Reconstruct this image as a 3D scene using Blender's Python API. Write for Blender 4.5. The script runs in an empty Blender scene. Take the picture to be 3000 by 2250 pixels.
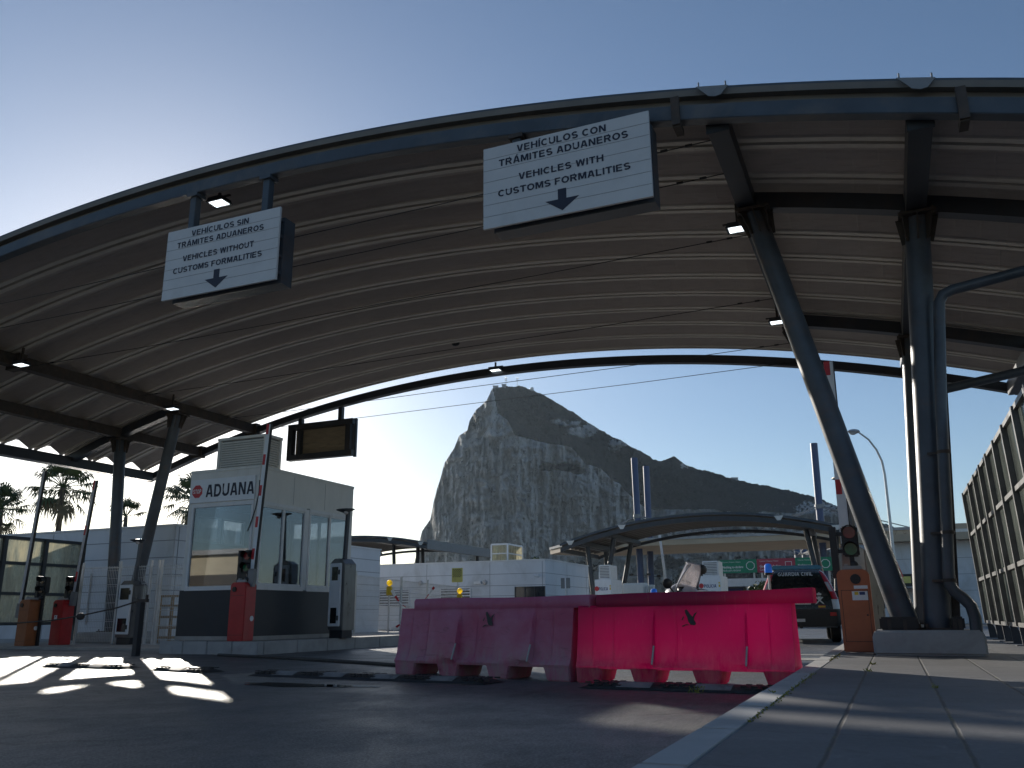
import bpy, bmesh, math, random
import numpy as np
from math import sin, cos, radians, sqrt, pi, atan2
from mathutils import Vector, Matrix
random.seed(7); rng = np.random.default_rng(7)
SC = bpy.context.scene

# ---------------------------------------------------------------- camera, sky, sun, exposure
F = 2500.0; PITCH = radians(15.22); ROLL = radians(0.45); CAMH = 0.65; YAW = radians(23.3)
cd = bpy.data.cameras.new('camera'); cam = bpy.data.objects.new('camera', cd)
SC.collection.objects.link(cam); SC.camera = cam
cam.location = (0, 0, CAMH)
cam.rotation_euler = (Matrix.Rotation(pi/2 + PITCH, 4, 'X') @ Matrix.Rotation(-ROLL, 4, 'Z')).to_euler()
cd.sensor_width = 36; cd.lens = 36*F/3000; cd.clip_start = 0.05; cd.clip_end = 12000
cd.dof.use_dof = True; cd.dof.focus_distance = 40; cd.dof.aperture_fstop = 9.0

SUN_AZ = radians(-23.0); SUN_EL = radians(15.3)
W = bpy.data.worlds.new('World'); SC.world = W; W.use_nodes = True
wn = W.node_tree.nodes; wl = W.node_tree.links; wn.clear()
sky = wn.new('ShaderNodeTexSky'); sky.sky_type = 'NISHITA'; sky.sun_disc = False
sky.sun_elevation = SUN_EL; sky.sun_rotation = SUN_AZ
sky.air_density = 0.9; sky.dust_density = 0.45; sky.ozone_density = 2.6
bg = wn.new('ShaderNodeBackground'); bg.inputs[1].default_value = 0.092
wo = wn.new('ShaderNodeOutputWorld')
wl.new(sky.outputs[0], bg.inputs[0]); wl.new(bg.outputs[0], wo.inputs[0])
sd = bpy.data.lights.new('sun', 'SUN'); sd.energy = 5.0; sd.angle = radians(0.5); sd.color = (1, .93, .83)
sun = bpy.data.objects.new('sun', sd); SC.collection.objects.link(sun)
SUND = Vector((sin(SUN_AZ)*cos(SUN_EL), cos(SUN_AZ)*cos(SUN_EL), sin(SUN_EL)))
sun.rotation_euler = SUND.to_track_quat('Z', 'Y').to_euler()
SC.view_settings.view_transform = 'Standard'; SC.view_settings.look = 'None'
SC.view_settings.gamma = 1; SC.view_settings.exposure = 0.32
SC.render.engine = 'CYCLES'
SC.cycles.use_denoising = True
SC.cycles.max_bounces = 8; SC.cycles.transparent_max_bounces = 24

# ---------------------------------------------------------------- survey: photo directions to points of the place
_fw = np.array([0, cos(PITCH), sin(PITCH)]); _r0 = np.array([1., 0, 0]); _u0 = np.cross(_r0, _fw)
_rt = cos(ROLL)*_r0 - sin(ROLL)*_u0; _up = sin(ROLL)*_r0 + cos(ROLL)*_u0
UV = np.array([sin(YAW), cos(YAW), 0]); VV = np.array([cos(YAW), -sin(YAW), 0]); CC = np.array([0, 0, CAMH])
def ray(x, y): return (_fw*F + _rt*(x-1500) + _up*(1125-y))/F
def stz(P): return np.array([P@VV, P@UV, P[2]])
def at_z(x, y, z): d = ray(x, y); return stz(CC + d*((z-CAMH)/d[2]))
def at_t(x, y, t): d = ray(x, y); return stz(CC + d*(t/(d@UV)))
def at_s(x, y, s): d = ray(x, y); return stz(CC + d*(s/(d@VV)))
def at_Y(x, y, Y): d = ray(x, y); return stz(CC + d*(Y/d[1]))
def Wd(s, t, z=0): return Vector((s*VV[0]+t*UV[0], s*VV[1]+t*UV[1], z))

# ---------------------------------------------------------------- mesh builder
class MB:
    def __init__(self): self.v = []; self.f = []; self.a = []
    def add(self, vs, fs):
        n = len(self.v); self.v += [tuple(p) for p in vs]; self.f += [tuple(i+n for i in f) for f in fs]; return self
    def box(self, x0, x1, y0, y1, z0, z1, M=None):
        vs = [Vector((x, y, z)) for z in (z0, z1) for y in (y0, y1) for x in (x0, x1)]
        if M is not None: vs = [M @ v for v in vs]
        return self.add(vs, [(0,2,3,1), (4,5,7,6), (0,1,5,4), (2,6,7,3), (0,4,6,2), (1,3,7,5)])
    def cbox(self, c, size, M=None):
        x, y, z = [k/2 for k in size]; T = Matrix.Translation(Vector(c))
        if M is not None: T = T @ M
        return self.box(-x, x, -y, y, -z, z, T)
    def bar(self, p0, p1, w, h, up=(0, 0, 1)):      # rectangular bar from p0 to p1
        p0 = Vector(p0); p1 = Vector(p1); d = (p1-p0).normalized(); up = Vector(up)
        if abs(d.dot(up)) > .99: up = Vector((0, 1, 0))
        s = d.cross(up).normalized(); u = s.cross(d)
        vs = [p + s*a*w/2 + u*b*h/2 for p in (p0, p1) for b in (-1, 1) for a in (-1, 1)]
        return self.add(vs, [(0,1,3,2), (4,6,7,5), (0,4,5,1), (2,3,7,6), (0,2,6,4), (1,5,7,3)])
    def cyl(self, p0, p1, r0, r1=None, n=16, caps=True):
        r1 = r0 if r1 is None else r1
        p0 = Vector(p0); p1 = Vector(p1); d = (p1-p0).normalized()
        s = d.orthogonal().normalized(); u = d.cross(s)
        vs = []
        for p, r in ((p0, r0), (p1, r1)):
            vs += [p + (s*cos(2*pi*i/n) + u*sin(2*pi*i/n))*r for i in range(n)]
        fs = [(i, (i+1) % n, n+(i+1) % n, n+i) for i in range(n)]
        if caps: fs += [tuple(range(n-1, -1, -1)), tuple(range(n, 2*n))]
        return self.add(vs, fs)
    def tube(self, pts, r, n=10, caps=True):
        pts = [Vector(p) for p in pts]; rs = r if isinstance(r, (list, tuple)) else [r]*len(pts)
        vs = []; s = None
        for k, p in enumerate(pts):
            d = (pts[min(k+1, len(pts)-1)] - pts[max(k-1, 0)]).normalized()
            s = d.orthogonal().normalized() if s is None else (s - d*s.dot(d)).normalized()
            u = d.cross(s)
            vs += [p + (s*cos(2*pi*i/n) + u*sin(2*pi*i/n))*rs[k] for i in range(n)]
        fs = [(k*n+i, k*n+(i+1) % n, (k+1)*n+(i+1) % n, (k+1)*n+i) for k in range(len(pts)-1) for i in range(n)]
        if caps: fs += [tuple(range(n-1, -1, -1)), tuple(range((len(pts)-1)*n, len(pts)*n))]
        return self.add(vs, fs)
    def grid(self, rows, close_u=False):
        nr = len(rows); nc = len(rows[0])
        vs = [p for r in rows for p in r]
        fs = [(i*nc+j, i*nc+(j+1) % nc, (i+1)*nc+(j+1) % nc, (i+1)*nc+j) for i in range(nr-1) for j in range(nc if close_u else nc-1)]
        return self.add(vs, fs)
    def prism(self, pts, y0, y1, M=None):           # outline in the x-z plane pushed along y
        n = len(pts); vs = [Vector((x, y0, z)) for x, z in pts] + [Vector((x, y1, z)) for x, z in pts]
        if M is not None: vs = [M @ v for v in vs]
        return self.add(vs, [tuple(range(n)), tuple(range(2*n-1, n-1, -1))] + [(i, n+i, n+(i+1) % n, (i+1) % n) for i in range(n)])
    def lathe(self, prof, c=(0, 0, 0), n=16, M=None):  # profile of (r, z)
        rows = []
        for r, z in prof:
            rows.append([Vector((r*cos(2*pi*i/n), r*sin(2*pi*i/n), z)) for i in range(n)])
        T = Matrix.Translation(Vector(c)) @ (M if M is not None else Matrix())
        rows = [[T @ p for p in r] for r in rows]
        self.grid(rows, True); k = len(self.v)
        m = len(prof)
        self.f.append(tuple(range(k-n*m, k-n*m+n))[::-1]); self.f.append(tuple(range(k-n, k)))
        return self
    def sphere(self, c, r, n=12, sc=(1, 1, 1), M=None):
        prof = [(max(1e-4, cos(a)), sin(a)) for a in np.linspace(-pi/2, pi/2, max(6, n//2+1))]
        S = Matrix.Diagonal((r*sc[0], r*sc[1], r*sc[2], 1))
        return self.lathe(prof, c, n, (M @ S) if M is not None else S)
def add_obj(name, me, mat=None, parent=None, loc=None):
    o = bpy.data.objects.new(name, me); SC.collection.objects.link(o)
    if mat is not None: me.materials.append(mat)
    if parent is not None: o.parent = parent
    if loc is not None: o.location = loc
    return o
def build(name, mb, mat, parent=None, label=None, bevel=0, smooth=35, seg=2):
    me = bpy.data.meshes.new(name); me.from_pydata(mb.v, [], mb.f); me.validate()
    bm = bmesh.new(); bm.from_mesh(me); bmesh.ops.recalc_face_normals(bm, faces=bm.faces)
    if bevel:
        es = [e for e in bm.edges if len(e.link_faces) == 2 and e.calc_face_angle(0) > .6]
        bmesh.ops.bevel(bm, geom=es, offset=bevel, segments=seg, affect='EDGES', clamp_overlap=True)
    bm.to_mesh(me); bm.free()
    if smooth:
        me.shade_smooth(); me.set_sharp_from_angle(angle=radians(smooth))
    o = add_obj(name, me, mat, parent)
    if label: o['label'] = label
    return o
def tag(o, label, cat, group=None, kind=None):
    o['label'] = label; o['category'] = cat
    if group: o['group'] = group
    if kind: o['kind'] = kind
    return o
def thing(name, label, cat, loc, group=None, rz=0.0, road=True):
    """Empty at the thing's base; loc = (s, t, z) along the road grid; local x = across the road, y = along it."""
    o = bpy.data.objects.new(name, None); SC.collection.objects.link(o)
    o.location = Wd(*loc) if road else Vector(loc); o.rotation_euler = (0, 0, (-YAW if road else 0) + rz)
    o.empty_display_size = .2
    return tag(o, label, cat, group)
def struct(name, mb, mat, road=True, **k):
    o = build(name, mb, mat, **k); o['kind'] = 'structure'
    if road: o.rotation_euler = (0, 0, -YAW)
    return o
def copy_thing(src, loc, label, rz=0.0, group=None):
    def cp(o, par):
        c = o.copy(); SC.collection.objects.link(c)
        if par is not None: c.parent = par
        for ch in o.children: cp(ch, c)
        return c
    c = cp(src, None); c.location = Wd(*loc); c.rotation_euler = (0, 0, -YAW+rz); c['label'] = label
    if group: c['group'] = group
    return c
def text_mesh(s, h=None, w=None, bold=.0, thick=.0, align='CENTER'):
    cu = bpy.data.curves.new('t', 'FONT'); cu.body = s; cu.offset = bold; cu.resolution_u = 3
    cu.extrude = thick
    o = bpy.data.objects.new('t', cu); SC.collection.objects.link(o); bpy.context.view_layer.update()
    me = bpy.data.meshes.new_from_object(o.evaluated_get(bpy.context.evaluated_depsgraph_get()))
    bpy.data.objects.remove(o); 
    vs = np.array([v.co[:] for v in me.vertices]); fs = [tuple(p.vertices) for p in me.polygons]
    lo = vs.min(0); hi = vs.max(0)
    capref = .729*1.0
    sy = (h/capref) if h else 1; sx = (w/(hi[0]-lo[0])) if w else sy
    cx = {'CENTER': (lo[0]+hi[0])/2, 'LEFT': lo[0], 'RIGHT': hi[0]}[align]
    return [((v[0]-cx)*sx, v[1]*sy, v[2]) for v in vs], fs
def text_on(mb, s, x, y, z, h, w=None, bold=.012, align='CENTER', M=None, flip=False):
    """lettering in a vertical plane facing -y at (x, y, z): z is the baseline"""
    vs, fs = text_mesh(s, h, w, bold, 0, align)
    out = [Vector((x+a, y, z+b)) for a, b, c in vs]
    if M is not None: out = [M @ p for p in out]
    mb.add(out, fs)

def _arc(cx, cy, rx, ry, a0, a1, n=12): return [(cx+rx*cos(radians(a0+(a1-a0)*i/n)), cy+ry*sin(radians(a0+(a1-a0)*i/n))) for i in range(n+1)]
def _line(pts, t=.195, closed=False):
    n = len(pts); L, R = [], []
    for i, p in enumerate(pts):
        a = pts[(i-1) % n] if (closed or i) else None; b = pts[(i+1) % n] if (closed or i < n-1) else None
        def nrm(u, v): d = (v[0]-u[0], v[1]-u[1]); k = sqrt(d[0]**2+d[1]**2) or 1; return (-d[1]/k, d[0]/k)
        n1 = nrm(a, p) if a else nrm(p, b); n2 = nrm(p, b) if b else nrm(a, p)
        m = (n1[0]+n2[0], n1[1]+n2[1]); k = m[0]*n1[0]+m[1]*n1[1]; k = max(k, .35); m = (m[0]/k*t/2, m[1]/k*t/2)
        L.append((p[0]+m[0], p[1]+m[1])); R.append((p[0]-m[0], p[1]-m[1]))
    m_ = n if closed else n-1
    return [[L[i], L[(i+1) % n], R[(i+1) % n], R[i]] for i in range(m_)]
def _para(x0, y0, x1, y1, w=.22): return [[(x0-w/2, y0), (x0+w/2, y0), (x1+w/2, y1), (x1-w/2, y1)]]
_h = .0875
GLYPH = {
 'A': (.78, _para(.10, 0, .335, 1, .2)+_para(.68, 0, .445, 1, .2)+_line([(.2, .29), (.58, .29)], .16)),
 'C': (.76, _line(_arc(.41, .5, .32, .4125, 48, 312, 18))),
 'D': (.76, _line([(_h, _h), (.36, _h)]+_arc(.36, .5, .31, .4125, -90, 90, 12)+[(_h, 1-_h)], closed=True)),
 'E': (.68, _line([(.65, _h), (_h, _h), (_h, 1-_h), (.63, 1-_h)])+_line([(_h+.08, .52), (.6, .52)], .16)),
 'F': (.62, _line([(_h, 0), (_h, 1-_h), (.6, 1-_h)])+_line([(_h+.08, .5), (.54, .5)], .16)),
 'G': (.82, _line(_arc(.42, .5, .33, .4125, 50, 318, 18)+[(.72, .24), (.72, .45), (.44, .45)], .17)),
 'H': (.74, _line([(_h, 0), (_h, 1)])+_line([(.74-_h, 0), (.74-_h, 1)])+_line([(_h+.08, .52), (.66-_h, .52)], .17)),
 'I': (.18, _line([(.09, 0), (.09, 1)])),
 'L': (.62, _line([(_h, 1), (_h, _h), (.6, _h)])),
 'M': (.88, _line([(_h, 0), (_h, 1)])+_line([(.88-_h, 0), (.88-_h, 1)])+_para(.44, .06, .17, 1, .19)+_para(.44, .06, .71, 1, .19)),
 'N': (.74, _line([(_h, 0), (_h, 1)])+_line([(.74-_h, 0), (.74-_h, 1)])+_para(.62, 0, .12, 1, .2)),
 'O': (.84, _line(_arc(.42, .5, .33, .4125, 0, 340, 17), closed=True)),
 'P': (.70, _line([(_h, 0), (_h, 1-_h), (.4, 1-_h)]+_arc(.4, .69, .21, .2225, 90, -90, 8)+[(_h+.08, .4675)])),
 'R': (.76, _line([(_h, 0), (_h, 1-_h), (.42, 1-_h)]+_arc(.42, .70, .21, .2125, 90, -90, 8)+[(_h+.08, .4875)])+_para(.66, 0, .42, .45, .22)),
 'S': (.70, _line(_arc(.35, .7, .25, .2125, 28, 270, 12)+_arc(.35, .2875, .27, .2, 90, -152, 12))),
 'T': (.68, _line([(.34, 0), (.34, .9)])+_line([(0, 1-_h), (.68, 1-_h)])),
 'U': (.74, _line([(_h, 1), (_h, .36)]+_arc(.37, .36, .2825, .2725, 180, 360, 12)+[(.74-_h, 1)])),
 'V': (.74, _para(.325, 0, .1, 1, .2)+_para(.415, 0, .64, 1, .2)),
 'W': (1.04, _para(.27, 0, .1, 1, .19)+_para(.29, 0, .5, 1, .17)+_para(.75, 0, .54, 1, .17)+_para(.77, 0, .94, 1, .19)),
 ' ': (.26, [])}
def letters(mb, s, x, y, z, h, w=None, place=None):
    """bold sans capitals built from strokes; centred on x, baseline z, cap height h, fitted to width w; faces -y"""
    polys = []; cx = 0
    for ch in s:
        base = {'Í': 'I', 'Á': 'A'}.get(ch, ch); gw, ps = GLYPH[base]
        if base != ch: ps = ps + _para(gw/2-.02, 1.06, gw/2+.1, 1.24, .17)
        polys += [[(cx+a, b) for a, b in q] for q in ps]; cx += gw+(.13 if ch != ' ' else .1)
    cx -= .13; sx = (w/cx) if w else h
    for k, q in enumerate(polys):
        out = [(x+(a-cx/2)*sx, y-.0002*(k % 4), z+b*h) for a, b in q]
        if place: out = [place(*o) for o in out]
        mb.add(out, [tuple(range(len(out)))])

# ---------------------------------------------------------------- materials
def new_mat(name):
    m = bpy.data.materials.new(name); m.use_nodes = True; n = m.node_tree.nodes; n.clear()
    out = n.new('ShaderNodeOutputMaterial'); b = n.new('ShaderNodeBsdfPrincipled')
    m.node_tree.links.new(b.outputs[0], out.inputs[0]); return m, n, m.node_tree.links, b, out
def mth(n, l, op, a, b=None, c=None):
    x = n.new('ShaderNodeMath'); x.operation = op
    for i, k in enumerate((a, b, c)):
        if k is None: continue
        if isinstance(k, (int, float)): x.inputs[i].default_value = k
        else: l.new(k, x.inputs[i])
    return x.outputs[0]
def mixc(n, l, fac, a, b, mode='MIX'):
    x = n.new('ShaderNodeMix'); x.data_type = 'RGBA'; x.blend_type = mode
    for i, k in ((0, fac), (6, a), (7, b)):
        if isinstance(k, (int, float)): x.inputs[i].default_value = k
        elif isinstance(k, tuple): x.inputs[i].default_value = (*k[:3], 1)
        else: l.new(k, x.inputs[i])
    return x.outputs[2]
def noise(n, l, scale, detail=4, rough=.55, vec=None, dist=0):
    x = n.new('ShaderNodeTexNoise'); x.inputs['Scale'].default_value = scale; x.inputs['Detail'].default_value = detail
    x.inputs['Roughness'].default_value = rough; x.inputs['Distortion'].default_value = dist
    if vec is not None: l.new(vec, x.inputs['Vector'])
    return x.outputs[0]
def coords(n, l, scale=(1, 1, 1), kind='Object', rot=(0, 0, 0)):
    t = n.new('ShaderNodeTexCoord'); m = n.new('ShaderNodeMapping'); m.inputs['Scale'].default_value = scale
    m.inputs['Rotation'].default_value = rot
    l.new(t.outputs[kind], m.inputs[0]); return m.outputs[0]
def ramp(n, l, fac, p0, p1):
    x = n.new('ShaderNodeMapRange'); x.inputs[1].default_value = p0; x.inputs[2].default_value = p1
    l.new(fac, x.inputs[0]); return x.outputs[0]
def bump(n, l, h, bsdf, strength=.3, dist=.01):
    x = n.new('ShaderNodeBump'); x.inputs['Strength'].default_value = strength; x.inputs['Distance'].default_value = dist
    l.new(h, x.inputs['Height']); l.new(x.outputs[0], bsdf.inputs['Normal']); return x
def worn(name, col, rough=.5, metal=0., var=.25, scale=3., dirt=(.05, .045, .04), dirtamt=.25, bumps=.15, fine=60., stretch=(1, 1, 1), spec=.5):
    """painted or bare surface with uneven tone, grime patches and a fine grain"""
    m, n, l, b, o = new_mat(name); v = coords(n, l, stretch)
    a = noise(n, l, scale, 5, .6, v); f = noise(n, l, fine, 3, .6, v); g = noise(n, l, scale*.6, 7, .7, v, .6)
    c1 = mixc(n, l, ramp(n, l, a, .3, .7), tuple(k*(1-var) for k in col), tuple(min(1, k*(1+var)) for k in col))
    gm = mth(n, l, 'MULTIPLY', ramp(n, l, g, .52, .72), dirtamt)
    c2 = mixc(n, l, gm, c1, dirt); l.new(c2, b.inputs['Base Color'])
    r = mth(n, l, 'ADD', mth(n, l, 'MULTIPLY', a, .25), rough-.12); l.new(r, b.inputs['Roughness'])
    b.inputs['Metallic'].default_value = metal; b.inputs['Specular IOR Level'].default_value = spec
    if bumps: bump(n, l, mth(n, l, 'ADD', mth(n, l, 'MULTIPLY', a, .6), mth(n, l, 'MULTIPLY', f, .4)), b, bumps, .006)
    return m
def emit(name, col, st, base=(.8, .8, .8)):
    m, n, l, b, o = new_mat(name); b.inputs['Base Color'].default_value = (*base, 1)
    b.inputs['Emission Color'].default_value = (*col, 1); b.inputs['Emission Strength'].default_value = st
    a = noise(n, l, 9, 2, .5, coords(n, l)); l.new(mth(n, l, 'MULTIPLY', ramp(n, l, a, .2, .8), st), b.inputs['Emission Strength']); return m
def glassy(name, tint=(.6, .7, .72), transp=.85, rough=.03, dirt=.12, dirtcol=(.4, .38, .32), trl=.4, scale=3., stretch=(1, 1, .25), refl=.9):
    """sheet glass: tinted see-through with fresnel reflection and a film of dirt that scatters light"""
    m, n, l, b, out = new_mat(name); n.remove(b)
    t = n.new('ShaderNodeBsdfTransparent'); t.inputs[0].default_value = (*tint, 1)
    g = n.new('ShaderNodeBsdfGlossy'); g.inputs['Roughness'].default_value = rough; g.inputs[0].default_value = (refl, refl, refl, 1)
    fr = n.new('ShaderNodeLayerWeight'); fr.inputs[0].default_value = .32
    fac = mth(n, l, 'MAXIMUM', mth(n, l, 'MULTIPLY', fr.outputs['Fresnel'], .9), 1-transp)
    m1 = n.new('ShaderNodeMixShader'); l.new(fac, m1.inputs[0]); l.new(t.outputs[0], m1.inputs[1]); l.new(g.outputs[0], m1.inputs[2])
    d = n.new('ShaderNodeBsdfDiffuse'); d.inputs[0].default_value = (*dirtcol, 1)
    tl = n.new('ShaderNodeBsdfTranslucent'); tl.inputs[0].default_value = (*dirtcol, 1)
    m2 = n.new('ShaderNodeMixShader'); m2.inputs[0].default_value = trl
    l.new(d.outputs[0], m2.inputs[1]); l.new(tl.outputs[0], m2.inputs[2])
    v = coords(n, l, stretch); a = noise(n, l, scale, 7, .65, v)
    f2 = mth(n, l, 'MULTIPLY', ramp(n, l, a, .3, .75), dirt*2)
    m3 = n.new('ShaderNodeMixShader'); l.new(f2, m3.inputs[0]); l.new(m1.outputs[0], m3.inputs[1]); l.new(m2.outputs[0], m3.inputs[2])
    l.new(m3.outputs[0], out.inputs[0]); return m
def translucent_plastic(name, col, trcol, amt=.5, fade=(.5, .3, .35), fadeamt=.4):
    m, n, l, b, out = new_mat(name); v = coords(n, l)
    a = noise(n, l, 2.2, 6, .65, v, .5); f = noise(n, l, 9, 5, .7, coords(n, l, (1, 1, .35)))
    z = n.new('ShaderNodeSeparateXYZ'); tc = n.new('ShaderNodeTexCoord'); l.new(tc.outputs['Object'], z.inputs[0])
    c = mixc(n, l, mth(n, l, 'MULTIPLY', ramp(n, l, a, .35, .7), fadeamt), col, fade)
    dust = mth(n, l, 'MULTIPLY', mth(n, l, 'MULTIPLY', ramp(n, l, z.outputs[2], .42, .14), ramp(n, l, f, .36, .62)), .75)
    c = mixc(n, l, dust, c, (.42, .36, .34))
    sc_ = noise(n, l, 5, 8, .75, coords(n, l, (.6, 1, 2.2)), 1.2); c = mixc(n, l, mth(n, l, 'MULTIPLY', ramp(n, l, sc_, .57, .66), .5), c, (.12, .05, .07)); sk = noise(n, l, 16, 4, .7, coords(n, l, (2.2, 1, .12))); c = mixc(n, l, mth(n, l, 'MULTIPLY', ramp(n, l, sk, .6, .7), .22), c, (.5, .36, .4))
    l.new(c, b.inputs['Base Color']); b.inputs['Roughness'].default_value = .42
    t = n.new('ShaderNodeBsdfTranslucent'); t.inputs[0].default_value = (*trcol, 1)
    mx = n.new('ShaderNodeMixShader'); mx.inputs[0].default_value = amt
    l.new(b.outputs[0], mx.inputs[1]); l.new(t.outputs[0], mx.inputs[2]); l.new(mx.outputs[0], out.inputs[0])
    bump(n, l, mth(n, l, 'ADD', a, mth(n, l, 'MULTIPLY', f, .3)), b, .25, .02); return m

M = {}
M['steel'] = worn('blue grey painted steel', (.055, .068, .085), .42, .0, .3, 2.5, (.12, .07, .045), .55, .12, 40)
M['steel_dk'] = worn('dark painted steel', (.03, .036, .045), .45, .0, .25, 2.5, (.1, .06, .04), .3, .12, 40)
M['fascia'] = worn('faded blue steel', (.048, .065, .085), .5, .0, .3, 1.6, (.2, .17, .14), .4, .1, 30)
M['rusty'] = worn('rust stained steel', (.05, .04, .034), .7, 0, .4, 6, (.1, .055, .03), .6, .3, 50)
M['galv'] = worn('galvanised steel', (.5, .5, .5), .4, .6, .15, 5, (.3, .28, .25), .3, .1, 80)
M['white'] = worn('white enamel', (.74, .76, .78), .4, 0, .05, 3, (.45, .42, .38), .25, .05, 60)
M['signboard'] = worn('weathered sign board', (.52, .535, .55), .45, 0, .05, 2, (.3, .3, .3), .25, .03, 60)
M['whiteal'] = worn('white aluminium frame', (.7, .7, .7), .35, 0, .06, 4, (.4, .38, .35), .3, .05, 60)
M['cream'] = worn('cream cladding panel', (.7, .685, .64), .5, 0, .07, 2, (.35, .31, .25), .35, .05, 60, (1, 1, .4))
M['darkclad'] = worn('dark grey cladding', (.02, .024, .03), .5, 0, .2, 2, (.06, .055, .05), .35, .06, 60)
M['letter'] = worn('dark blue lettering', (.012, .016, .035), .5, 0, .1, 5, dirtamt=.0, bumps=0)
M['signline'] = worn('shadow gap grey', (.25, .26, .28), .6, 0, .1, 5, dirtamt=0, bumps=0)
M['red'] = worn('red cabinet paint', (.42, .022, .025), .4, 0, .18, 3, (.12, .05, .04), .25, .06, 60)
M['orange'] = worn('orange cabinet paint', (.46, .13, .05), .45, 0, .14, 3, (.15, .08, .05), .3, .06, 60)
M['orangedk'] = worn('weathered brown orange paint', (.3, .1, .035), .5, 0, .2, 3, (.1, .06, .04), .35, .06, 60)
M['redmark'] = worn('red reflective', (.5, .02, .03), .4, 0, .12, 8, (.3, .1, .08), .2, .03, 60)
M['black'] = worn('black plastic', (.012, .012, .013), .45, 0, .2, 6, (.05, .05, .05), .2, .08, 60)
M['rubber'] = worn('black rubber', (.02, .02, .021), .6, 0, .3, 8, (.09, .085, .08), .5, .35, 40)
M['conc'] = worn('concrete', (.36, .34, .31), .85, 0, .16, 2, (.16, .145, .12), .45, .35, 45)
M['conc_lt'] = worn('pale kerb stone', (.37, .37, .365), .85, 0, .14, 2.5, (.18, .17, .15), .4, .35, 50)
M['lamp'] = emit('lit floodlight glass', (.85, .95, 1), 3.5)
M['glass'] = glassy('booth window glass', (.78, .84, .9), .86, .012, .03)
M['glass_bus'] = glassy('dirty screen glass', (.6, .62, .55), .86, .08, .62, (.66, .63, .52), .75, 3.5)
M['glass_gr'] = glassy('green screen glass', (.48, .53, .5), .8, .12, .32, (.36, .39, .35), .7, 3.5)
M['glass_dk'] = worn('dark glazing', (.012, .015, .018), .12, 0, .3, 3, (.1, .09, .08), .15, .02, 20)
M['barrier_pk'] = translucent_plastic('sun faded pink plastic', (.5, .1, .19), (.5, .02, .11), .28, (.6, .28, .4), .7)
M['barrier_rd'] = translucent_plastic('translucent red plastic', (.25, .016, .07), (.88, .004, .38), .55, (.3, .06, .15), .5)
M['barrier_rail'] = translucent_plastic('dimmer translucent red plastic', (.28, .02, .07), (.75, .004, .28), .5, (.28, .07, .12), .4)  # rail version of the red plastic, with weaker transmission than the body
M['yellow'] = worn('yellow plastic', (.7, .5, .03), .45, 0, .1, 6, (.3, .22, .08), .2, .05)
M['yellowpale'] = worn('pale yellow sheet', (.62, .56, .16), .5, 0, .12, 6, (.3, .28, .12), .2, .05)
M['amber'] = emit('amber lamp', (1, .62, .02), .9, (.8, .5, .02))
M['wood'] = worn('raw timber', (.36, .25, .14), .75, 0, .2, 4, (.2, .13, .08), .3, .2, 30, (1, 1, 4))
M['bluelamp'] = emit('blue beacon', (.02, .2, .9), .25, (.02, .16, .7))
M['car_grn'] = worn('dark green car paint', (.010, .016, .013), .25, 0, .1, 3, (.06, .055, .05), .25, .0)
M['car_wht'] = worn('white car paint', (.6, .62, .64), .3, 0, .05, 3, (.3, .28, .26), .25, .0)
M['taillamp'] = worn('red tail lamp', (.45, .01, .015), .15, 0, .15, 8, dirtamt=.1, bumps=0)
M['clearlamp'] = worn('clear lamp lens', (.5, .46, .44), .15, 0, .1, 8, dirtamt=.1, bumps=0)
M['tyre'] = worn('tyre rubber', (.012, .012, .012), .8, 0, .3, 9, (.05, .045, .04), .3, .2)
M['plate'] = worn('number plate', (.7, .7, .66), .4, 0, .05, 8, dirtamt=.2, bumps=0)
M['lightbar'] = worn('blue light bar', (.02, .22, .36), .2, 0, .15, 8, dirtamt=.1, bumps=0)
M['frame_lt'] = worn('weathered grey frame', (.12, .12, .118), .4, .2, .25, 4, (.06, .05, .04), .4, .15, 40)
M['silver'] = worn('silver fairing', (.5, .48, .5), .3, .1, .1, 5, (.25, .22, .2), .3, .0)
M['perspex'] = glassy('motorcycle screen', (.8, .8, .82), .75, .08, .3, (.6, .56, .58), .6, 5)
M['green_sign'] = worn('green sign face', (.015, .24, .13), .5, 0, .08, 5, (.05, .12, .08), .2, .0)
M['red_sign'] = worn('maroon sign face', (.42, .05, .09), .5, 0, .08, 5, (.2, .08, .08), .2, .0)
M['signwhite'] = worn('white sign lettering', (.75, .76, .76), .5, 0, .03, 5, dirtamt=.1, bumps=0)
M['blue'] = worn('blue paint', (.02, .05, .18), .5, 0, .15, 3, (.15, .14, .14), .25, .05)
M['mast'] = worn('blue mast paint', (.05, .075, .16), .45, 0, .2, 1.2, (.18, .17, .17), .3, .05, 20, (1, 1, .3))
M['slab'] = worn('sandy soffit', (.46, .38, .28), .85, 0, .1, .4, (.42, .32, .22), .35, .1, 8)
M['greybox'] = worn('grey sheet metal', (.2, .21, .22), .45, .2, .12, 4, (.12, .11, .1), .3, .06)
M['hivis'] = worn('hi vis yellow', (.55, .75, .05), .7, 0, .1, 8, dirtamt=.1, bumps=.1)
M['cloth'] = worn('dark uniform cloth', (.015, .018, .03), .9, 0, .2, 8, dirtamt=.1, bumps=.2)
M['skin'] = worn('skin', (.4, .22, .15), .6, 0, .08, 8, dirtamt=0, bumps=.05)
M['redl'] = worn('dim red lens', (.2, .01, .018), .2, 0, .2, 10, dirtamt=.1, bumps=0)
M['greenl'] = worn('dim green lens', (.006, .12, .06), .2, 0, .2, 10, dirtamt=.1, bumps=0)
M['panel_amber'] = worn('aged sign back panel', (.26, .21, .14), .6, 0, .2, 3, (.07, .055, .04), .45, .1, 40, (1, 1, 5))
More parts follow.
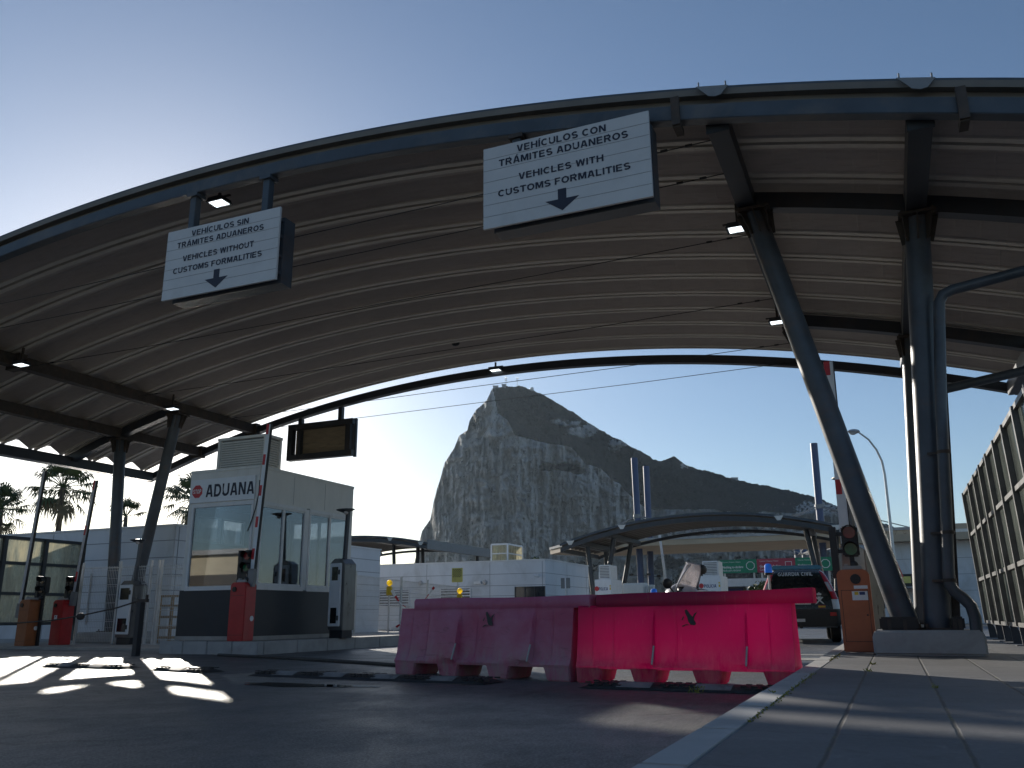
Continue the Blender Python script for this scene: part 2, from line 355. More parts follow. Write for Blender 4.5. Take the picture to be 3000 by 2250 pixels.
# ---------------------------------------------------------------- the setting: ground, road, pavement, kerbs
def m_asphalt():
    m, n, l, b, o = new_mat('asphalt'); v = coords(n, l)
    a = noise(n, l, .35, 6, .6, v, .8); f = noise(n, l, 130, 2, .6, v); g = noise(n, l, 38, 3, .7, v); p = noise(n, l, 1.3, 6, .65, v, .4)
    vs = coords(n, l, (.9, .12, 1)); st = noise(n, l, 1.4, 5, .6, vs)
    c = mixc(n, l, ramp(n, l, a, .3, .7), (.062, .063, .068), (.105, .105, .105))
    c = mixc(n, l, mth(n, l, 'MULTIPLY', ramp(n, l, st, .48, .7), .5), c, (.085, .082, .077))
    c = mixc(n, l, mth(n, l, 'MULTIPLY', ramp(n, l, g, .5, .64), .6), c, (.15, .146, .138))
    c = mixc(n, l, mth(n, l, 'MULTIPLY', ramp(n, l, p, .6, .75), .5), c, (.022, .022, .024))
    vo = n.new('ShaderNodeTexVoronoi'); vo.feature = 'DISTANCE_TO_EDGE'; vo.inputs['Scale'].default_value = .42; wv = n.new('ShaderNodeVectorMath'); wv.operation = 'ADD'
    nz = n.new('ShaderNodeTexNoise'); nz.inputs['Scale'].default_value = 2.4; nz.inputs['Detail'].default_value = 6; l.new(v, nz.inputs['Vector']); sc = n.new('ShaderNodeVectorMath'); sc.operation = 'SCALE'; sc.inputs['Scale'].default_value = .5; l.new(nz.outputs['Color'], sc.inputs[0]); l.new(v, wv.inputs[0]); l.new(sc.outputs[0], wv.inputs[1]); l.new(wv.outputs[0], vo.inputs['Vector'])
    crk = mth(n, l, 'MULTIPLY', ramp(n, l, vo.outputs['Distance'], .012, .003), ramp(n, l, a, .47, .53)); c = mixc(n, l, mth(n, l, 'MULTIPLY', crk, .85), c, (.012, .012, .012))
    oil = noise(n, l, .9, 3, .5, coords(n, l, (1.6, .5, 1))); c = mixc(n, l, mth(n, l, 'MULTIPLY', ramp(n, l, oil, .63, .7), .6), c, (.018, .018, .019))
    gp = noise(n, l, 70, 2, .5, v); c = mixc(n, l, mth(n, l, 'MULTIPLY', ramp(n, l, gp, .53, .64), .55), c, (.23, .225, .215)); c = mixc(n, l, mth(n, l, 'MULTIPLY', ramp(n, l, gp, .46, .36), .75), c, (.02, .02, .021))
    g2 = noise(n, l, 13, 4, .75, coords(n, l, (1, .45, 1), rot=(0, 0, -.1))); c = mixc(n, l, mth(n, l, 'MULTIPLY', ramp(n, l, g2, .53, .68), .5), c, (.17, .166, .158)); c = mixc(n, l, mth(n, l, 'MULTIPLY', ramp(n, l, g2, .47, .34), .6), c, (.028, .028, .03))
    l.new(c, b.inputs['Base Color'])
    r = mth(n, l, 'ADD', mth(n, l, 'MULTIPLY', ramp(n, l, p, .3, .7), -.24), .62); l.new(r, b.inputs['Roughness'])
    b.inputs['Specular IOR Level'].default_value = .55
    bump(n, l, mth(n, l, 'ADD', mth(n, l, 'MULTIPLY', f, .5), mth(n, l, 'MULTIPLY', g, .9)), b, .75, .012); return m
def m_paving():
    m, n, l, b, o = new_mat('pavement slabs'); tc = n.new('ShaderNodeTexCoord'); s = n.new('ShaderNodeSeparateXYZ'); l.new(tc.outputs['Object'], s.inputs[0])
    wob = mth(n, l, 'MULTIPLY', noise(n, l, 5, 3, .6, tc.outputs['Object']), .012)
    def groove(c, per, off, w):
        k = mth(n, l, 'FRACT', mth(n, l, 'ADD', mth(n, l, 'DIVIDE', mth(n, l, 'ADD', c, wob), per), off))
        d = mth(n, l, 'MULTIPLY', mth(n, l, 'ABSOLUTE', mth(n, l, 'SUBTRACT', k, .5)), per)
        return ramp(n, l, d, w, w*.35)
    gx = groove(s.outputs[0], .465, .5+.27/.465, .012); gy = groove(s.outputs[1], .93, .2, .007)
    gr = mth(n, l, 'MAXIMUM', gx, mth(n, l, 'MULTIPLY', gy, .55))
    ix = mth(n, l, 'FLOOR', mth(n, l, 'ADD', mth(n, l, 'DIVIDE', s.outputs[0], .465), 0.58)); iy = mth(n, l, 'FLOOR', mth(n, l, 'DIVIDE', s.outputs[1], .93))
    wn_ = n.new('ShaderNodeTexWhiteNoise'); wn_.noise_dimensions = '2D'; cv = n.new('ShaderNodeCombineXYZ'); l.new(ix, cv.inputs[0]); l.new(iy, cv.inputs[1]); l.new(cv.outputs[0], wn_.inputs[0])
    a = noise(n, l, 1.1, 7, .75, tc.outputs['Object'], .5); st2 = noise(n, l, 6, 6, .7, tc.outputs['Object'], .8); f = noise(n, l, 40, 3, .6, tc.outputs['Object'])
    c = mixc(n, l, ramp(n, l, a, .25, .75), (.10, .1, .104), (.165, .165, .168))
    c = mixc(n, l, mth(n, l, 'MULTIPLY', wn_.outputs[0], .55), c, (.08, .083, .09))
    c = mixc(n, l, mth(n, l, 'MULTIPLY', ramp(n, l, f, .5, .8), .3), c, (.24, .235, .23))
    c = mixc(n, l, mth(n, l, 'MULTIPLY', ramp(n, l, st2, .55, .68), .5), c, (.07, .068, .065)); c = mixc(n, l, mth(n, l, 'MULTIPLY', ramp(n, l, st2, .42, .3), .35), c, (.25, .245, .235))
    mossn = noise(n, l, 3.5, 5, .7, tc.outputs['Object'])
    gc = mixc(n, l, ramp(n, l, mossn, .56, .66), (.045, .043, .038), (.13, .13, .02))
    c = mixc(n, l, mth(n, l, 'MULTIPLY', gr, .8), c, gc); l.new(c, b.inputs['Base Color'])
    b.inputs['Roughness'].default_value = .72
    bump(n, l, mth(n, l, 'ADD', mth(n, l, 'MULTIPLY', gr, -1.2), mth(n, l, 'MULTIPLY', f, .25)), b, .5, .012); return m
M['asphalt'] = m_asphalt(); M['paving'] = m_paving()
M['earth'] = worn('pale bounce ground', (.42, .425, .43), .95, 0, .2, .2, (.3, .3, .29), .4, .1, 5)  # ground paled to bounce fill light onto the cliff and soffit
M['paint'] = worn('worn road paint', (.34, .34, .33), .75, 0, .18, 4, (.1, .1, .1), .9, .2, 60)
M['weed'] = worn('weed leaf', (.2, .2, .03), .7, 0, .3, 20, dirtamt=.1, bumps=.0)
struct('ground', MB().add([(-5200, -400, -.03), (5200, -400, -.03), (5200, 5200, -.03), (-5200, 5200, -.03)], [(0, 1, 2, 3)]), M['earth'], road=False)
struct('road', MB().add([(-70, -25, 0), (45, -25, 0), (45, 130, 0), (-70, 130, 0)], [(0, 1, 2, 3)]), M['asphalt'])
ZP = .17; ZI = .23; ZL = .05
struct('pavement', MB().box(-.668, 14, -14, 22.5, -.02, ZP), M['paving'])
kb = MB(); t = -14.0
while t < 22.4:
    kb.box(-.848, -.672, t+.007, t+.993, -.02, ZP+.004*rng.random()); t += 1.0
struct('kerb', kb, M['conc_lt'], bevel=.012)
isl = MB().box(-13.15, -10.95, 13.32, 34, -.02, ZI-.004)
struct('island_pavement', isl, M['conc'])
kb = MB()
for k in range(4): kb.box(-13.15+k*.595+.004, -13.15+(k+1)*.595-.004, 13.14, 13.316, -.02, ZI+.003*rng.random())
for k in range(20): kb.box(-10.946, -10.77, 13.32+k*1.0+.004, 14.312+k*1.0, -.02, ZI+.003*rng.random())
struct('island_kerb', kb, M['conc_lt'], bevel=.012)
struct('low_pavement', MB().box(-30, -13.4, 14.3, 34, -.02, ZL), M['conc'], bevel=.01)
# painted edge marking near the orange cabinet, and two more dashes
pm = MB()
for x0, x1, y0, y1 in ((-1.75, -.92, 13.6, 14.3), (-1.6, -.92, 15.2, 15.5), (-3.6, -3.48, 14, 17), (-7.1, -6.98, 15, 19), (-6.6, -6.2, 24, 26)):
    pm.add([(x0, y0, .004), (x1, y0, .004), (x1, y1, .004), (x0, y1, .004)], [(0, 1, 2, 3)])
struct('road_marking', pm, M['paint'])
# shallow puddle in the wheel track
def m_water():
    m, n, l, b, o = new_mat('standing water'); b.inputs['Base Color'].default_value = (.012, .013, .014, 1); b.inputs['Roughness'].default_value = .03
    b.inputs['IOR'].default_value = 1.33; a = noise(n, l, 6, 3, .5, coords(n, l)); bump(n, l, a, b, .06, .01)
    l.new(mth(n, l, 'MULTIPLY', a, .06), b.inputs['Roughness']); return m
M['water'] = m_water()
pv = []; c0 = (-5.5, 7.42)
for i in range(48):
    a = 2*pi*i/48; rr = 1 + .22*sin(3*a+1) + .12*sin(7*a) + .08*sin(11*a+2)
    pv.append((c0[0]+.55*rr*cos(a)*1.3, c0[1]+.17*rr*sin(a), .005))
struct('puddle', MB().add(pv, [tuple(range(48))]), M['water'])
# weeds along the kerb joint
wd = MB()
for s, t, k, hh in [(-.76, 5.9, 8, .012)]+[(-.672, 4.3+.13*i, 5, .007) for i in range(28)]+[(-.672, 10+.2*i, 5, .015) for i in range(8)]+[(.2, 6.6, 10, .012), (-1.65, 7.85, 30, .035), (-.86, 13.4, 40, .05), (-.26, 8.3, 8, .015), (-.26, 9.4, 14, .015)]:
    for q in range(k):
        a = rng.random()*6.28; r = rng.normal(0, .018 + hh*.9); x, y = s+r*cos(a)*.6, t+r*sin(a)*1.6; z0 = ZP if s > -.85 else 0
        L = hh*(.6+rng.random()); dx, dy = rng.normal(0, L*.7, 2)
        wd.add([(x-.004, y, z0), (x+.004, y, z0), (x+dx+.003, y+dy, z0+L), (x+dx-.003, y+dy, z0+L)], [(0, 1, 2, 3)])
w_ = build('weeds', wd, M['weed']); w_.rotation_euler = (0, 0, -YAW); tag(w_, 'small green weeds sprouting along the kerb and pavement joints', 'weeds', kind='stuff')

# ---------------------------------------------------------------- vaulted steel canopy
def m_deck(tone=1.):
    m, n, l, b, o = new_mat('ribbed roof sheet'); tc = n.new('ShaderNodeTexCoord'); s = n.new('ShaderNodeSeparateXYZ'); l.new(tc.outputs['Object'], s.inputs[0])
    a = noise(n, l, .7, 7, .65, coords(n, l, (.35, 1, 1)), .4); f = noise(n, l, 14, 4, .6, coords(n, l, (.15, 1.5, 1)))
    k = mth(n, l, 'FRACT', mth(n, l, 'MULTIPLY', s.outputs[0], 3.1)); crease = ramp(n, l, mth(n, l, 'ABSOLUTE', mth(n, l, 'SUBTRACT', k, .5)), .06, .0)
    k2 = mth(n, l, 'FRACT', mth(n, l, 'MULTIPLY', s.outputs[1], 11.)); cr2 = ramp(n, l, mth(n, l, 'ABSOLUTE', mth(n, l, 'SUBTRACT', k2, .5)), .1, .0)
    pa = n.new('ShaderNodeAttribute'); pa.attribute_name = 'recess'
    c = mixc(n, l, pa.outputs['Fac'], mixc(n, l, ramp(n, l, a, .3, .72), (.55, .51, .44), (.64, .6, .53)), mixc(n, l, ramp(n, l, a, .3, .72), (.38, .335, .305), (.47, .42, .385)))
    c = mixc(n, l, mth(n, l, 'MULTIPLY', ramp(n, l, f, .45, .75), .35), c, (.27, .23, .2))
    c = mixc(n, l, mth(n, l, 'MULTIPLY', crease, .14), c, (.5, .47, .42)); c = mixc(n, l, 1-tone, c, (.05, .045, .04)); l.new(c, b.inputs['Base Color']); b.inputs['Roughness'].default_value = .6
    bump(n, l, mth(n, l, 'ADD', crease, mth(n, l, 'MULTIPLY', cr2, .7)), b, .35, .01); return m
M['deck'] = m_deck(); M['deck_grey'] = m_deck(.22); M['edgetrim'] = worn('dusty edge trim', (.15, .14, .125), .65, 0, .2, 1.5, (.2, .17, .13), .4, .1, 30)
def deck_mesh(f, xs, y0, y1, pitch, apex, hh):
    """f(x) = height of the soffit; ribs run along the arch; returns a folded sheet with 5 mm thickness"""
    ys = []; k = math.ceil((y0-apex)/pitch) - 1
    while apex + k*pitch < y1 + pitch:
        for dy, dz in ((-.5, hh), (-.46, hh), (-.155, .032), (-.135, 0), (-.036, 0), (-.03, .09), (.03, .09), (.036, 0), (.135, 0), (.155, .032), (.46, hh)):
            ys.append((apex + (k+dy)*pitch if abs(dy) > .1 else apex + k*pitch + dy, dz))
        k += 1
    Y = np.array([p[0] for p in ys]); Z = np.array([p[1] for p in ys])
    sel = [(y, float(np.interp(y, Y, Z))) for y in [y0]+[q for q in Y if y0 < q < y1]+[y1]]
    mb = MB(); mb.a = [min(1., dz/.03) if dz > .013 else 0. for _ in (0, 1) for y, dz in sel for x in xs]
    lo = [[(x, y, f(x)+dz) for x in xs] for y, dz in sel]; up = [[(x, y, f(x)+dz+.006) for x in xs] for y, dz in sel]
    mb.grid(lo); mb.grid(up)
    nc = len(xs); nr = len(sel); off = nr*nc
    for j in range(nc-1):
        mb.f.append((j, j+1, off+j+1, off+j)); e = (nr-1)*nc; mb.f.append((e+j, e+j+1, off+e+j+1, off+e+j))
    for i in range(nr-1):
        for c in (0, nc-1): mb.f.append((i*nc+c, (i+1)*nc+c, off+(i+1)*nc+c, off+i*nc+c))
    return mb
def build_deck(mb, par, mat='deck'):
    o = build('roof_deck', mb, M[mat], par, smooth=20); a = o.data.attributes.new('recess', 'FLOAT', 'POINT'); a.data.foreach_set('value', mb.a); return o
def arch_bar(mb, f, x0, x1, y, w, h, dz, n=48):      # bar following the arch: top at f+dz, centred on y
    rows = []
    for x in np.linspace(x0, x1, n):
        z = f(x)+dz; rows.append([(x, y-w/2, z-h), (x, y+w/2, z-h), (x, y+w/2, z), (x, y-w/2, z)])
    mb.grid(rows, True); k = len(mb.v); mb.f.append((k-4*n, k-4*n+1, k-4*n+2, k-4*n+3)); mb.f.append((k-1, k-2, k-3, k-4))
S0, T0 = -9.05, 14.9
CZ0, CR = 7.40, 39.0
def fz(x): return CZ0 - CR + sqrt(CR*CR - x*x)       # x measured from the crown
can = thing('vaulted_canopy', 'large dark vaulted steel canopy with ribbed soffit spanning the whole road overhead', 'canopy', (S0, T0, 0))
def cl(s, t, z): return Vector((s-S0, t-T0, z))
EL, ER = -21.75-S0, 3.05-S0
xs = np.linspace(EL, ER, 90)
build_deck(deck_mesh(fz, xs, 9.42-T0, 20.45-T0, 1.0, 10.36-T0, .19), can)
mb = MB(); arch_bar(mb, fz, EL-.05, ER+.05, 9.30-T0, .03, .03, .21, 70)
build('edge_flashing', mb, M['fascia'], can)
mb = MB(); arch_bar(mb, fz, EL, ER, 9.33-T0, .1, .085, .178, 70); arch_bar(mb, fz, EL, ER, 9.40-T0, .02, .25, .17, 70); build('edge_fascia', mb, M['edgetrim'], can)
mb = MB(); arch_bar(mb, fz, EL, ER, 9.32-T0, .16, .2, -.05, 70)
build('front_beam', mb, M['fascia'], can, bevel=.008)
mb = MB(); arch_bar(mb, fz, EL, ER, 20.62-T0, .2, .2, -.14, 70)
build('rear_beam', mb, M['steel_dk'], can)
for s in (-19.7, -17.6, -1.32, .86):
    mb = MB(); x = s-S0; z = fz(x)
    mb.box(x-.125, x+.125, 9.44-T0, 20.52-T0, z-.3, z-.03)
    mb.box(x-.14, x+.14, 9.43-T0, 9.47-T0, z-.33, z-.02)
    build('purlin', mb, M['steel_dk'] if s > -10 else M['rusty'], can, bevel=.006)
    mb = MB(); x = s-S0; z = fz(x); sl_ = -x/sqrt(CR*CR-x*x)       # pale hanger plate on the front edge
    mb.prism([(x+a, z+b+sl_*a) for a, b in ((-.19, .175), (.19, .175), (.1, .055), (.03, .03), (-.05, .04))], 9.215-T0, 9.235-T0)
    for dx in (-.16, .16): mb.cyl((x+dx, 9.25-T0, z+.17+sl_*dx), (x+dx, 9.25-T0, z+.25+sl_*dx), .01, n=8)
    build('hanger_plate', mb, M['greybox'], can)
    mb = MB(); xx = x + (.4 if s > 0 else (-.45 if s > -10 else .4)); z = fz(xx)
    mb.box(xx-.05, xx+.05, 9.18-T0, 9.225-T0, z-.34, z+.04); mb.box(xx-.045, xx+.045, 9.21-T0, 9.44-T0, z-.36, z-.28)
    build('beam_clamp', mb, M['rusty'], can)
for tt in (11.8, 17.5):
    for a, b_ in ((-1.32+.13, .86-.13), (.86+.13, 3.0), (-21.7, -19.7-.13), (-19.7+.13, -17.6-.13)):
        mb = MB(); arch_bar(mb, fz, a-S0, b_-S0, tt-T0, .2, .24, -.045, 10)
        build('cross_beam', mb, M['steel_dk'], can)
for x, sg in ((EL, 1), (ER, -1)):
    mb = MB(); z = fz(x)
    mb.box(x-.02 if sg > 0 else x-.3, x+.3 if sg > 0 else x+.02, 9.45-T0, 20.5-T0, z-.34, z-.06)
    build('eaves_gutter', mb, M['steel_dk'], can, bevel=.008)
for s, t in ((-17.6, 12.5), (-17.6, 20.52), (-19.7, 20.52)):
    mb = MB(); x = s-S0; z = fz(x)
    mb.box(x-.2, x+.2, t-.06-T0, t+.14-T0, z-.36, z-.0); build('clamp_plate', mb, M['rusty'], can)
for tt in (9.81, 10.73, 12.85, 15.92, 18.94, 20.5):
    mb = MB(); a = (-17.5-S0, tt-T0, fz(-17.5-S0)-.22); b_ = (-1.42-S0, tt-T0, fz(-1.42-S0)-.22)
    a = Vector(a); b_ = Vector(b_); mid = (a+b_)/2 + Vector((0, 0, -.03))
    mb.tube([a, a.lerp(mid, .5)+Vector((0, 0, -.02)), mid, b_.lerp(mid, .5)+Vector((0, 0, -.02)), b_], .0075, 6)
    for k in (.02, .04, .96, .98): p = a.lerp(b_, k); mb.cyl(p+Vector((-.05, 0, 0)), p+Vector((.04, 0, 0)), .018, n=8)
    build('tie_rod', mb, M['black'], can)
mb = MB(); p = at_t(1335, 1007, 18.94); mb.sphere(cl(*p), .09, 10, (1.3, .8, .7)); build('tie_rod_joint', mb, M['black'], can)
# columns: two upright and two raking at each pier
def column(b0, b1, r, cap=True, mat='steel'):
    b0 = Vector(b0); b1 = Vector(b1); mb = MB(); d = (b1-b0).normalized()
    mb.cyl(b0, b1, r, r, 24)
    o = build('column', mb, M[mat], can)
    mb = MB(); mb.cbox(b1 + Vector((0, 0, .0)), (.46, .46, .04))
    for k in range(8):
        a = k*pi/4; e = Vector((cos(a), sin(a), 0))
        mb.bar(b1 - d*.36 + e*(r-.01), b1 + e*(r+.06), .018, .1, e)
    for k in range(4):
        e = Vector((cos(k*pi/2+pi/4), sin(k*pi/2+pi/4), 0)); mb.cyl(b1+e*.26+Vector((0, 0, -.05)), b1+e*.26+Vector((0, 0, .05)), .022, n=6)
    c = build('column_head', mb, M['rusty'], o)
    mb = MB(); mb.cbox(b0 + Vector((0, 0, .012)), (.5, .5, .024))
    for k in range(4):
        e = Vector((cos(k*pi/2+pi/4), sin(k*pi/2+pi/4), 0)); mb.cyl(b0+e*.29, b0+e*.29+Vector((0, 0, .07)), .018, n=6)
    build('base_plate', mb, M['rusty'], o); return o
zt = lambda s: fz(s-S0)-.34
for tt in (11.8, 17.5):
    column(cl(.46, tt, .455), cl(.86, tt, zt(.86)), .155)
    column(cl(.13, tt, .455), cl(-1.23, tt, zt(-1.23)), .15)
    column(cl(-19.26, tt, .33), cl(-19.7, tt, zt(-19.7)), .155)
    column(cl(-18.74, tt, .33), cl(-17.65, tt, zt(-17.65)), .15)
mb = MB(); mb.bar(cl(.66, 11.9, .5), cl(.93, 11.9, 4.0), .1, .14, (0, 1, 0)); build('cable_tray', mb, M['rusty'], can)
# rainwater pipe with its swan neck
pts = [at_t(*q, 11.55) for q in ((3090, 772), (2990, 796), (2850, 833), (2790, 849), (2763, 862), (2752, 885), (2752, 930), (2757, 1200), (2772, 1500), (2779, 1680), (2783, 1712), (2797, 1734), (2822, 1752), (2845, 1775), (2857, 1810), (2862, 1860), (2868, 1905))]
mb = MB(); mb.tube([cl(*p) for p in pts], .068, 14)
dp = build('downpipe', mb, M['steel'], can)
mb = MB()
for q in ((2765, 1324), (2776, 1560), (2781, 1700)):
    p = cl(*at_t(*q, 11.55)); mb.cyl(p+Vector((0, 0, -.02)), p+Vector((0, 0, .02)), .078, n=14); mb.bar(p, p+Vector((-.18, .06, 0)), .02, .03)
build('pipe_clip', mb, M['rusty'], dp)
p0 = cl(*at_t(2770, 1140, 17.5)); p1 = cl(*at_t(3010, 1084, 17.5)); mb = MB(); mb.tube([p0, p1], .085, 12); build('brace', mb, M['steel'], can)

# concrete plinths under the piers
for s0, s1, z0, lab in ((-.276, .93, ZP, 'pale concrete plinth on the slab pavement beside the orange cabinet'), (-19.95, -18.3, ZL, 'concrete plinth behind the leaning grey kiosk with the bright tip')):
    for t0, far in ((11.45, 0), (17.0, 1)):
        if s0 < -10 and not far: lb = 'concrete plinth carrying the near left canopy columns'
        elif s0 > -10 and far: lb = 'concrete plinth of the rear right columns, behind the nearer one'
        else: lb = lab
        p = thing('concrete_plinth', lb, 'plinth', ((s0+s1)/2, t0+.5, z0)); h = (.455 if s0 > -10 else .33) - z0; w = (s1-s0)/2
        mb = MB(); mb.prism([(-w, 0), (w, 0), (w, h*.72), (w-.03, h), (-w+.03, h), (-w, h*.72)], -.5, .55); build('block', mb, M['conc_lt'], p, bevel=.025, seg=3)
# dark ballast boxes on the right plinth
for i, (q0, q1, lab) in enumerate([((2580, 1815), (2690, 1850), 'dark ballast box at the foot of the right leaning column'), ((2790, 1808), (2825, 1846), 'dark ballast box to the right of the upright columns')]):
    a = at_t(q0[0], q1[1], 11.52); b_ = at_t(q1[0], q0[1], 11.52)
    p = thing('ballast_box', lab, 'box', ((a[0]+b_[0])/2, 11.62, .457), 'dark boxes on the plinth'); w = (b_[0]-a[0])/2; h = .15
    mb = MB(); mb.box(-w, w, -.1, .1, 0, h); build('housing', mb, M['black'], p, bevel=.02)
    mb = MB()
    for x in (-.5*w, .3*w): mb.box(x-.02, x+.02, -.115, -.1, .0, h*.8)
    build('bracket', mb, M['rusty'], p)

# ---------------------------------------------------------------- floodlights under the canopy
def floodlight(px, t, label, dz=-.38, tilt=0.):
    P = at_t(*px, t); p = thing('floodlight', label, 'floodlight', tuple(P), 'lit floodlights under the canopy')
    R = Matrix.Rotation(tilt, 4, 'X') @ Matrix.Scale(.8, 4)
    mb = MB(); mb.prism([(-.2, 0), (.2, 0), (.17, .09), (-.17, .09)], -.15, .15, R); mb.box(-.21, .21, -.16, -.15, -.012, .012, R); mb.box(-.21, .21, .15, .16, -.012, .012, R); mb.box(-.21, -.2, -.15, .15, -.012, .012, R); mb.box(.2, .21, -.15, .15, -.012, .012, R)
    build('housing', mb, M['steel_dk'], p)
    mb = MB(); mb.box(-.165, .165, -.115, .115, -.012, .0, R); build('lamp_glass', mb, M['lamp'], p)
    mb = MB(); mb.box(-.02, .02, -.02, .02, .09, max(.12, fz(P[0]-S0)-P[2]-.02)); mb.box(-.22, .22, -.02, .02, .09, .11); build('bracket', mb, M['rusty'], p)
floodlight((642, 595), 9.75, 'lit floodlight between the hangers of the WITHOUT sign')
floodlight((2162, 671), 12.15, 'lit floodlight near the head of the right leaning column')
floodlight((2278, 944), 16.9, 'lit floodlight beside the right leaning column, lower of the two there')
floodlight((62, 1069), 12.37, 'lit floodlight on the left purlin at the far left edge')
floodlight((505, 1198), 16.9, 'lit floodlight on top of the left leaning column')
floodlight((1452, 1085), 20.45, 'lit floodlight on the rear beam above the mountain peak')

# ---------------------------------------------------------------- hanging lane signs
def lane_sign(name, label, quad, t, lines, hang):
    P = [at_t(*q, t) for q in quad]; x0 = (P[0][0]+P[3][0])/2; x1 = (P[1][0]+P[2][0])/2; z1 = (P[0][2]+P[1][2])/2; z0 = (P[2][2]+P[3][2])/2
    w, h = x1-x0, z1-z0; cx = (x0+x1)/2
    p = thing(name, label, 'sign', (cx, t, z0), 'hanging lane signs')
    mb = MB(); mb.box(-w/2, w/2, 0, .035, 0, h); b_ = build('board', mb, M['signboard'], p)
    mb = MB()
    for k in range(1, 7): mb.box(-w/2+.004, w/2-.004, -.0025, .001, h*k/7-.003, h*k/7+.003)
    build('board_joint', mb, M['signline'], b_)
    for s, u0, u1, v0, v1 in lines: mb = MB(); letters(mb, s, -w/2+w*(u0+u1)/2, -.0045, h*(1-v1), h*(v1-v0), w*(u1-u0)); build('lettering', mb, M['letter'], b_)
    mb = MB(); ax = -w/2 + w*.487
    mb.prism([(ax-.025*w, h*.3), (ax+.025*w, h*.3), (ax+.025*w, h*.18), (ax+.1*w, h*.18), (ax, h*.042), (ax-.1*w, h*.18), (ax-.025*w, h*.18)], -.005, -.001); build('arrow', mb, M['letter'], b_)
    mb = MB(); f0, f1 = -w/2+.1, w/2+.0; g0, g1 = .0, h-.12
    for a, c, e, g in ((f0, f1, g0-.02, g0+.08), (f0, f1, g1-.08, g1)): mb.box(a, c, .12, .36, e, g)
    for a in (f0, f1-.1): mb.box(a, a+.1, .12, .36, g0+.08, g1-.08)
    mb.box(f0+.1, f1-.1, .25, .28, g0+.08, g1-.08)
    for zz in (.12, .35, .62, .85):
        for xx in (f0+.05, f1-.05): mb.box(xx-.03, xx+.03, .035, .12, h*zz-.02, h*zz+.02)
    build('frame', mb, M['steel'], p)
    for xx in hang:
        mb = MB(); zt_ = fz(xx-S0)-.25-z0
        mb.box(xx-cx-.06, xx-cx+.06, .16, .28, h-.16, zt_-.02); ho = build('hanger_post', mb, M['fascia'], p, bevel=.006)
        mb = MB(); mb.box(xx-cx-.1, xx-cx+.1, .12, .32, zt_-.06, zt_+.0); build('clamp', mb, M['rusty'] if xx > -5 else M['fascia'], ho)
        
lane_sign('lane_sign', 'white hanging sign reading VEHICLES WITHOUT CUSTOMS FORMALITIES, left one', [(496.5, 685), (825.6, 600), (804, 813), (469, 887)], 9.1,
    [('VEHÍCULOS SIN', .225, .735, .055, .135), ('TRÁMITES ADUANEROS', .10, .87, .195, .275), ('VEHICLES WITHOUT', .165, .795, .405, .485), ('CUSTOMS FORMALITIES', .085, .87, .565, .645)], (-9.45, -8.02))
lane_sign('lane_sign', 'white hanging sign reading VEHICLES WITH CUSTOMS FORMALITIES, larger right one', [(1418, 442), (1897, 320), (1915, 569), (1415, 677)], 9.1,
    [('VEHÍCULOS CON', .215, .755, .045, .128), ('TRÁMITES ADUANEROS', .10, .88, .18, .263), ('VEHICLES WITH', .225, .735, .40, .48), ('CUSTOMS FORMALITIES', .095, .885, .56, .64)], (-3.9, -2.5))
# sign seen from behind, hung from the rear beam
P = [at_t(*q, 20.5) for q in ((845, 1245), (1034, 1224), (1027, 1334), (837, 1349))]
x0 = (P[0][0]+P[3][0])/2; x1 = (P[1][0]+P[2][0])/2; z0 = (P[2][2]+P[3][2])/2; z1 = (P[0][2]+P[1][2])/2; w, h = x1-x0, z1-z0; cx = (x0+x1)/2
p = thing('rear_facing_sign', 'dark framed sign seen from behind, hung from the rear beam above the booth', 'sign', (cx, 20.5, z0))
mb = MB(); f = .17
mb.box(-w/2, w/2, 0, .2, 0, f); mb.box(-w/2, w/2, 0, .2, h-f, h); mb.box(-w/2, -w/2+f, 0, .2, f, h-f); mb.box(w/2-.24, w/2-.06, 0, .2, f, h-f); mb.box(-w/2+.36, -w/2+.46, .03, .17, f, h-f)
build('frame', mb, M['steel_dk'], p, bevel=.006)
mb = MB()
for k in range(4): z_ = f+(h-2*f)*k/4; mb.box(-w/2+f, w/2-.24, .205, .225, z_+.001, z_+(h-2*f)/4-.004)
mb.box(-w/2+f-.01, w/2-.23, .226, .24, f-.01, h-f+.01); build('back_panel', mb, M['panel_amber'], p)
mb = MB(); mb.box(w/2-.055, w/2+.02, .18, .26, -.02, h+.02); build('edge_board', mb, M['fascia'], p)
for fx in (.17, .79):
    xx = x0+w*fx; mb = MB(); mb.box(xx-cx-.065, xx-cx+.065, .05, .18, h, fz(xx-S0)-.36-z0); build('hanger_post', mb, M['steel_dk'], p)
M['kioskmetal'] = worn('brushed kiosk steel', (.17, .175, .18), .3, .55, .2, 5, (.1, .09, .08), .35, .08, 60, (1, 1, .3))
M['humppaint'] = worn('scuffed white rubber', (.2, .2, .195), .7, 0, .2, 6, (.05, .05, .05), .8, .2, 50)
M['greyboom'] = worn('dull grey boom paint', (.5, .48, .49), .5, 0, .1, 3, (.2, .18, .16), .3, .05)
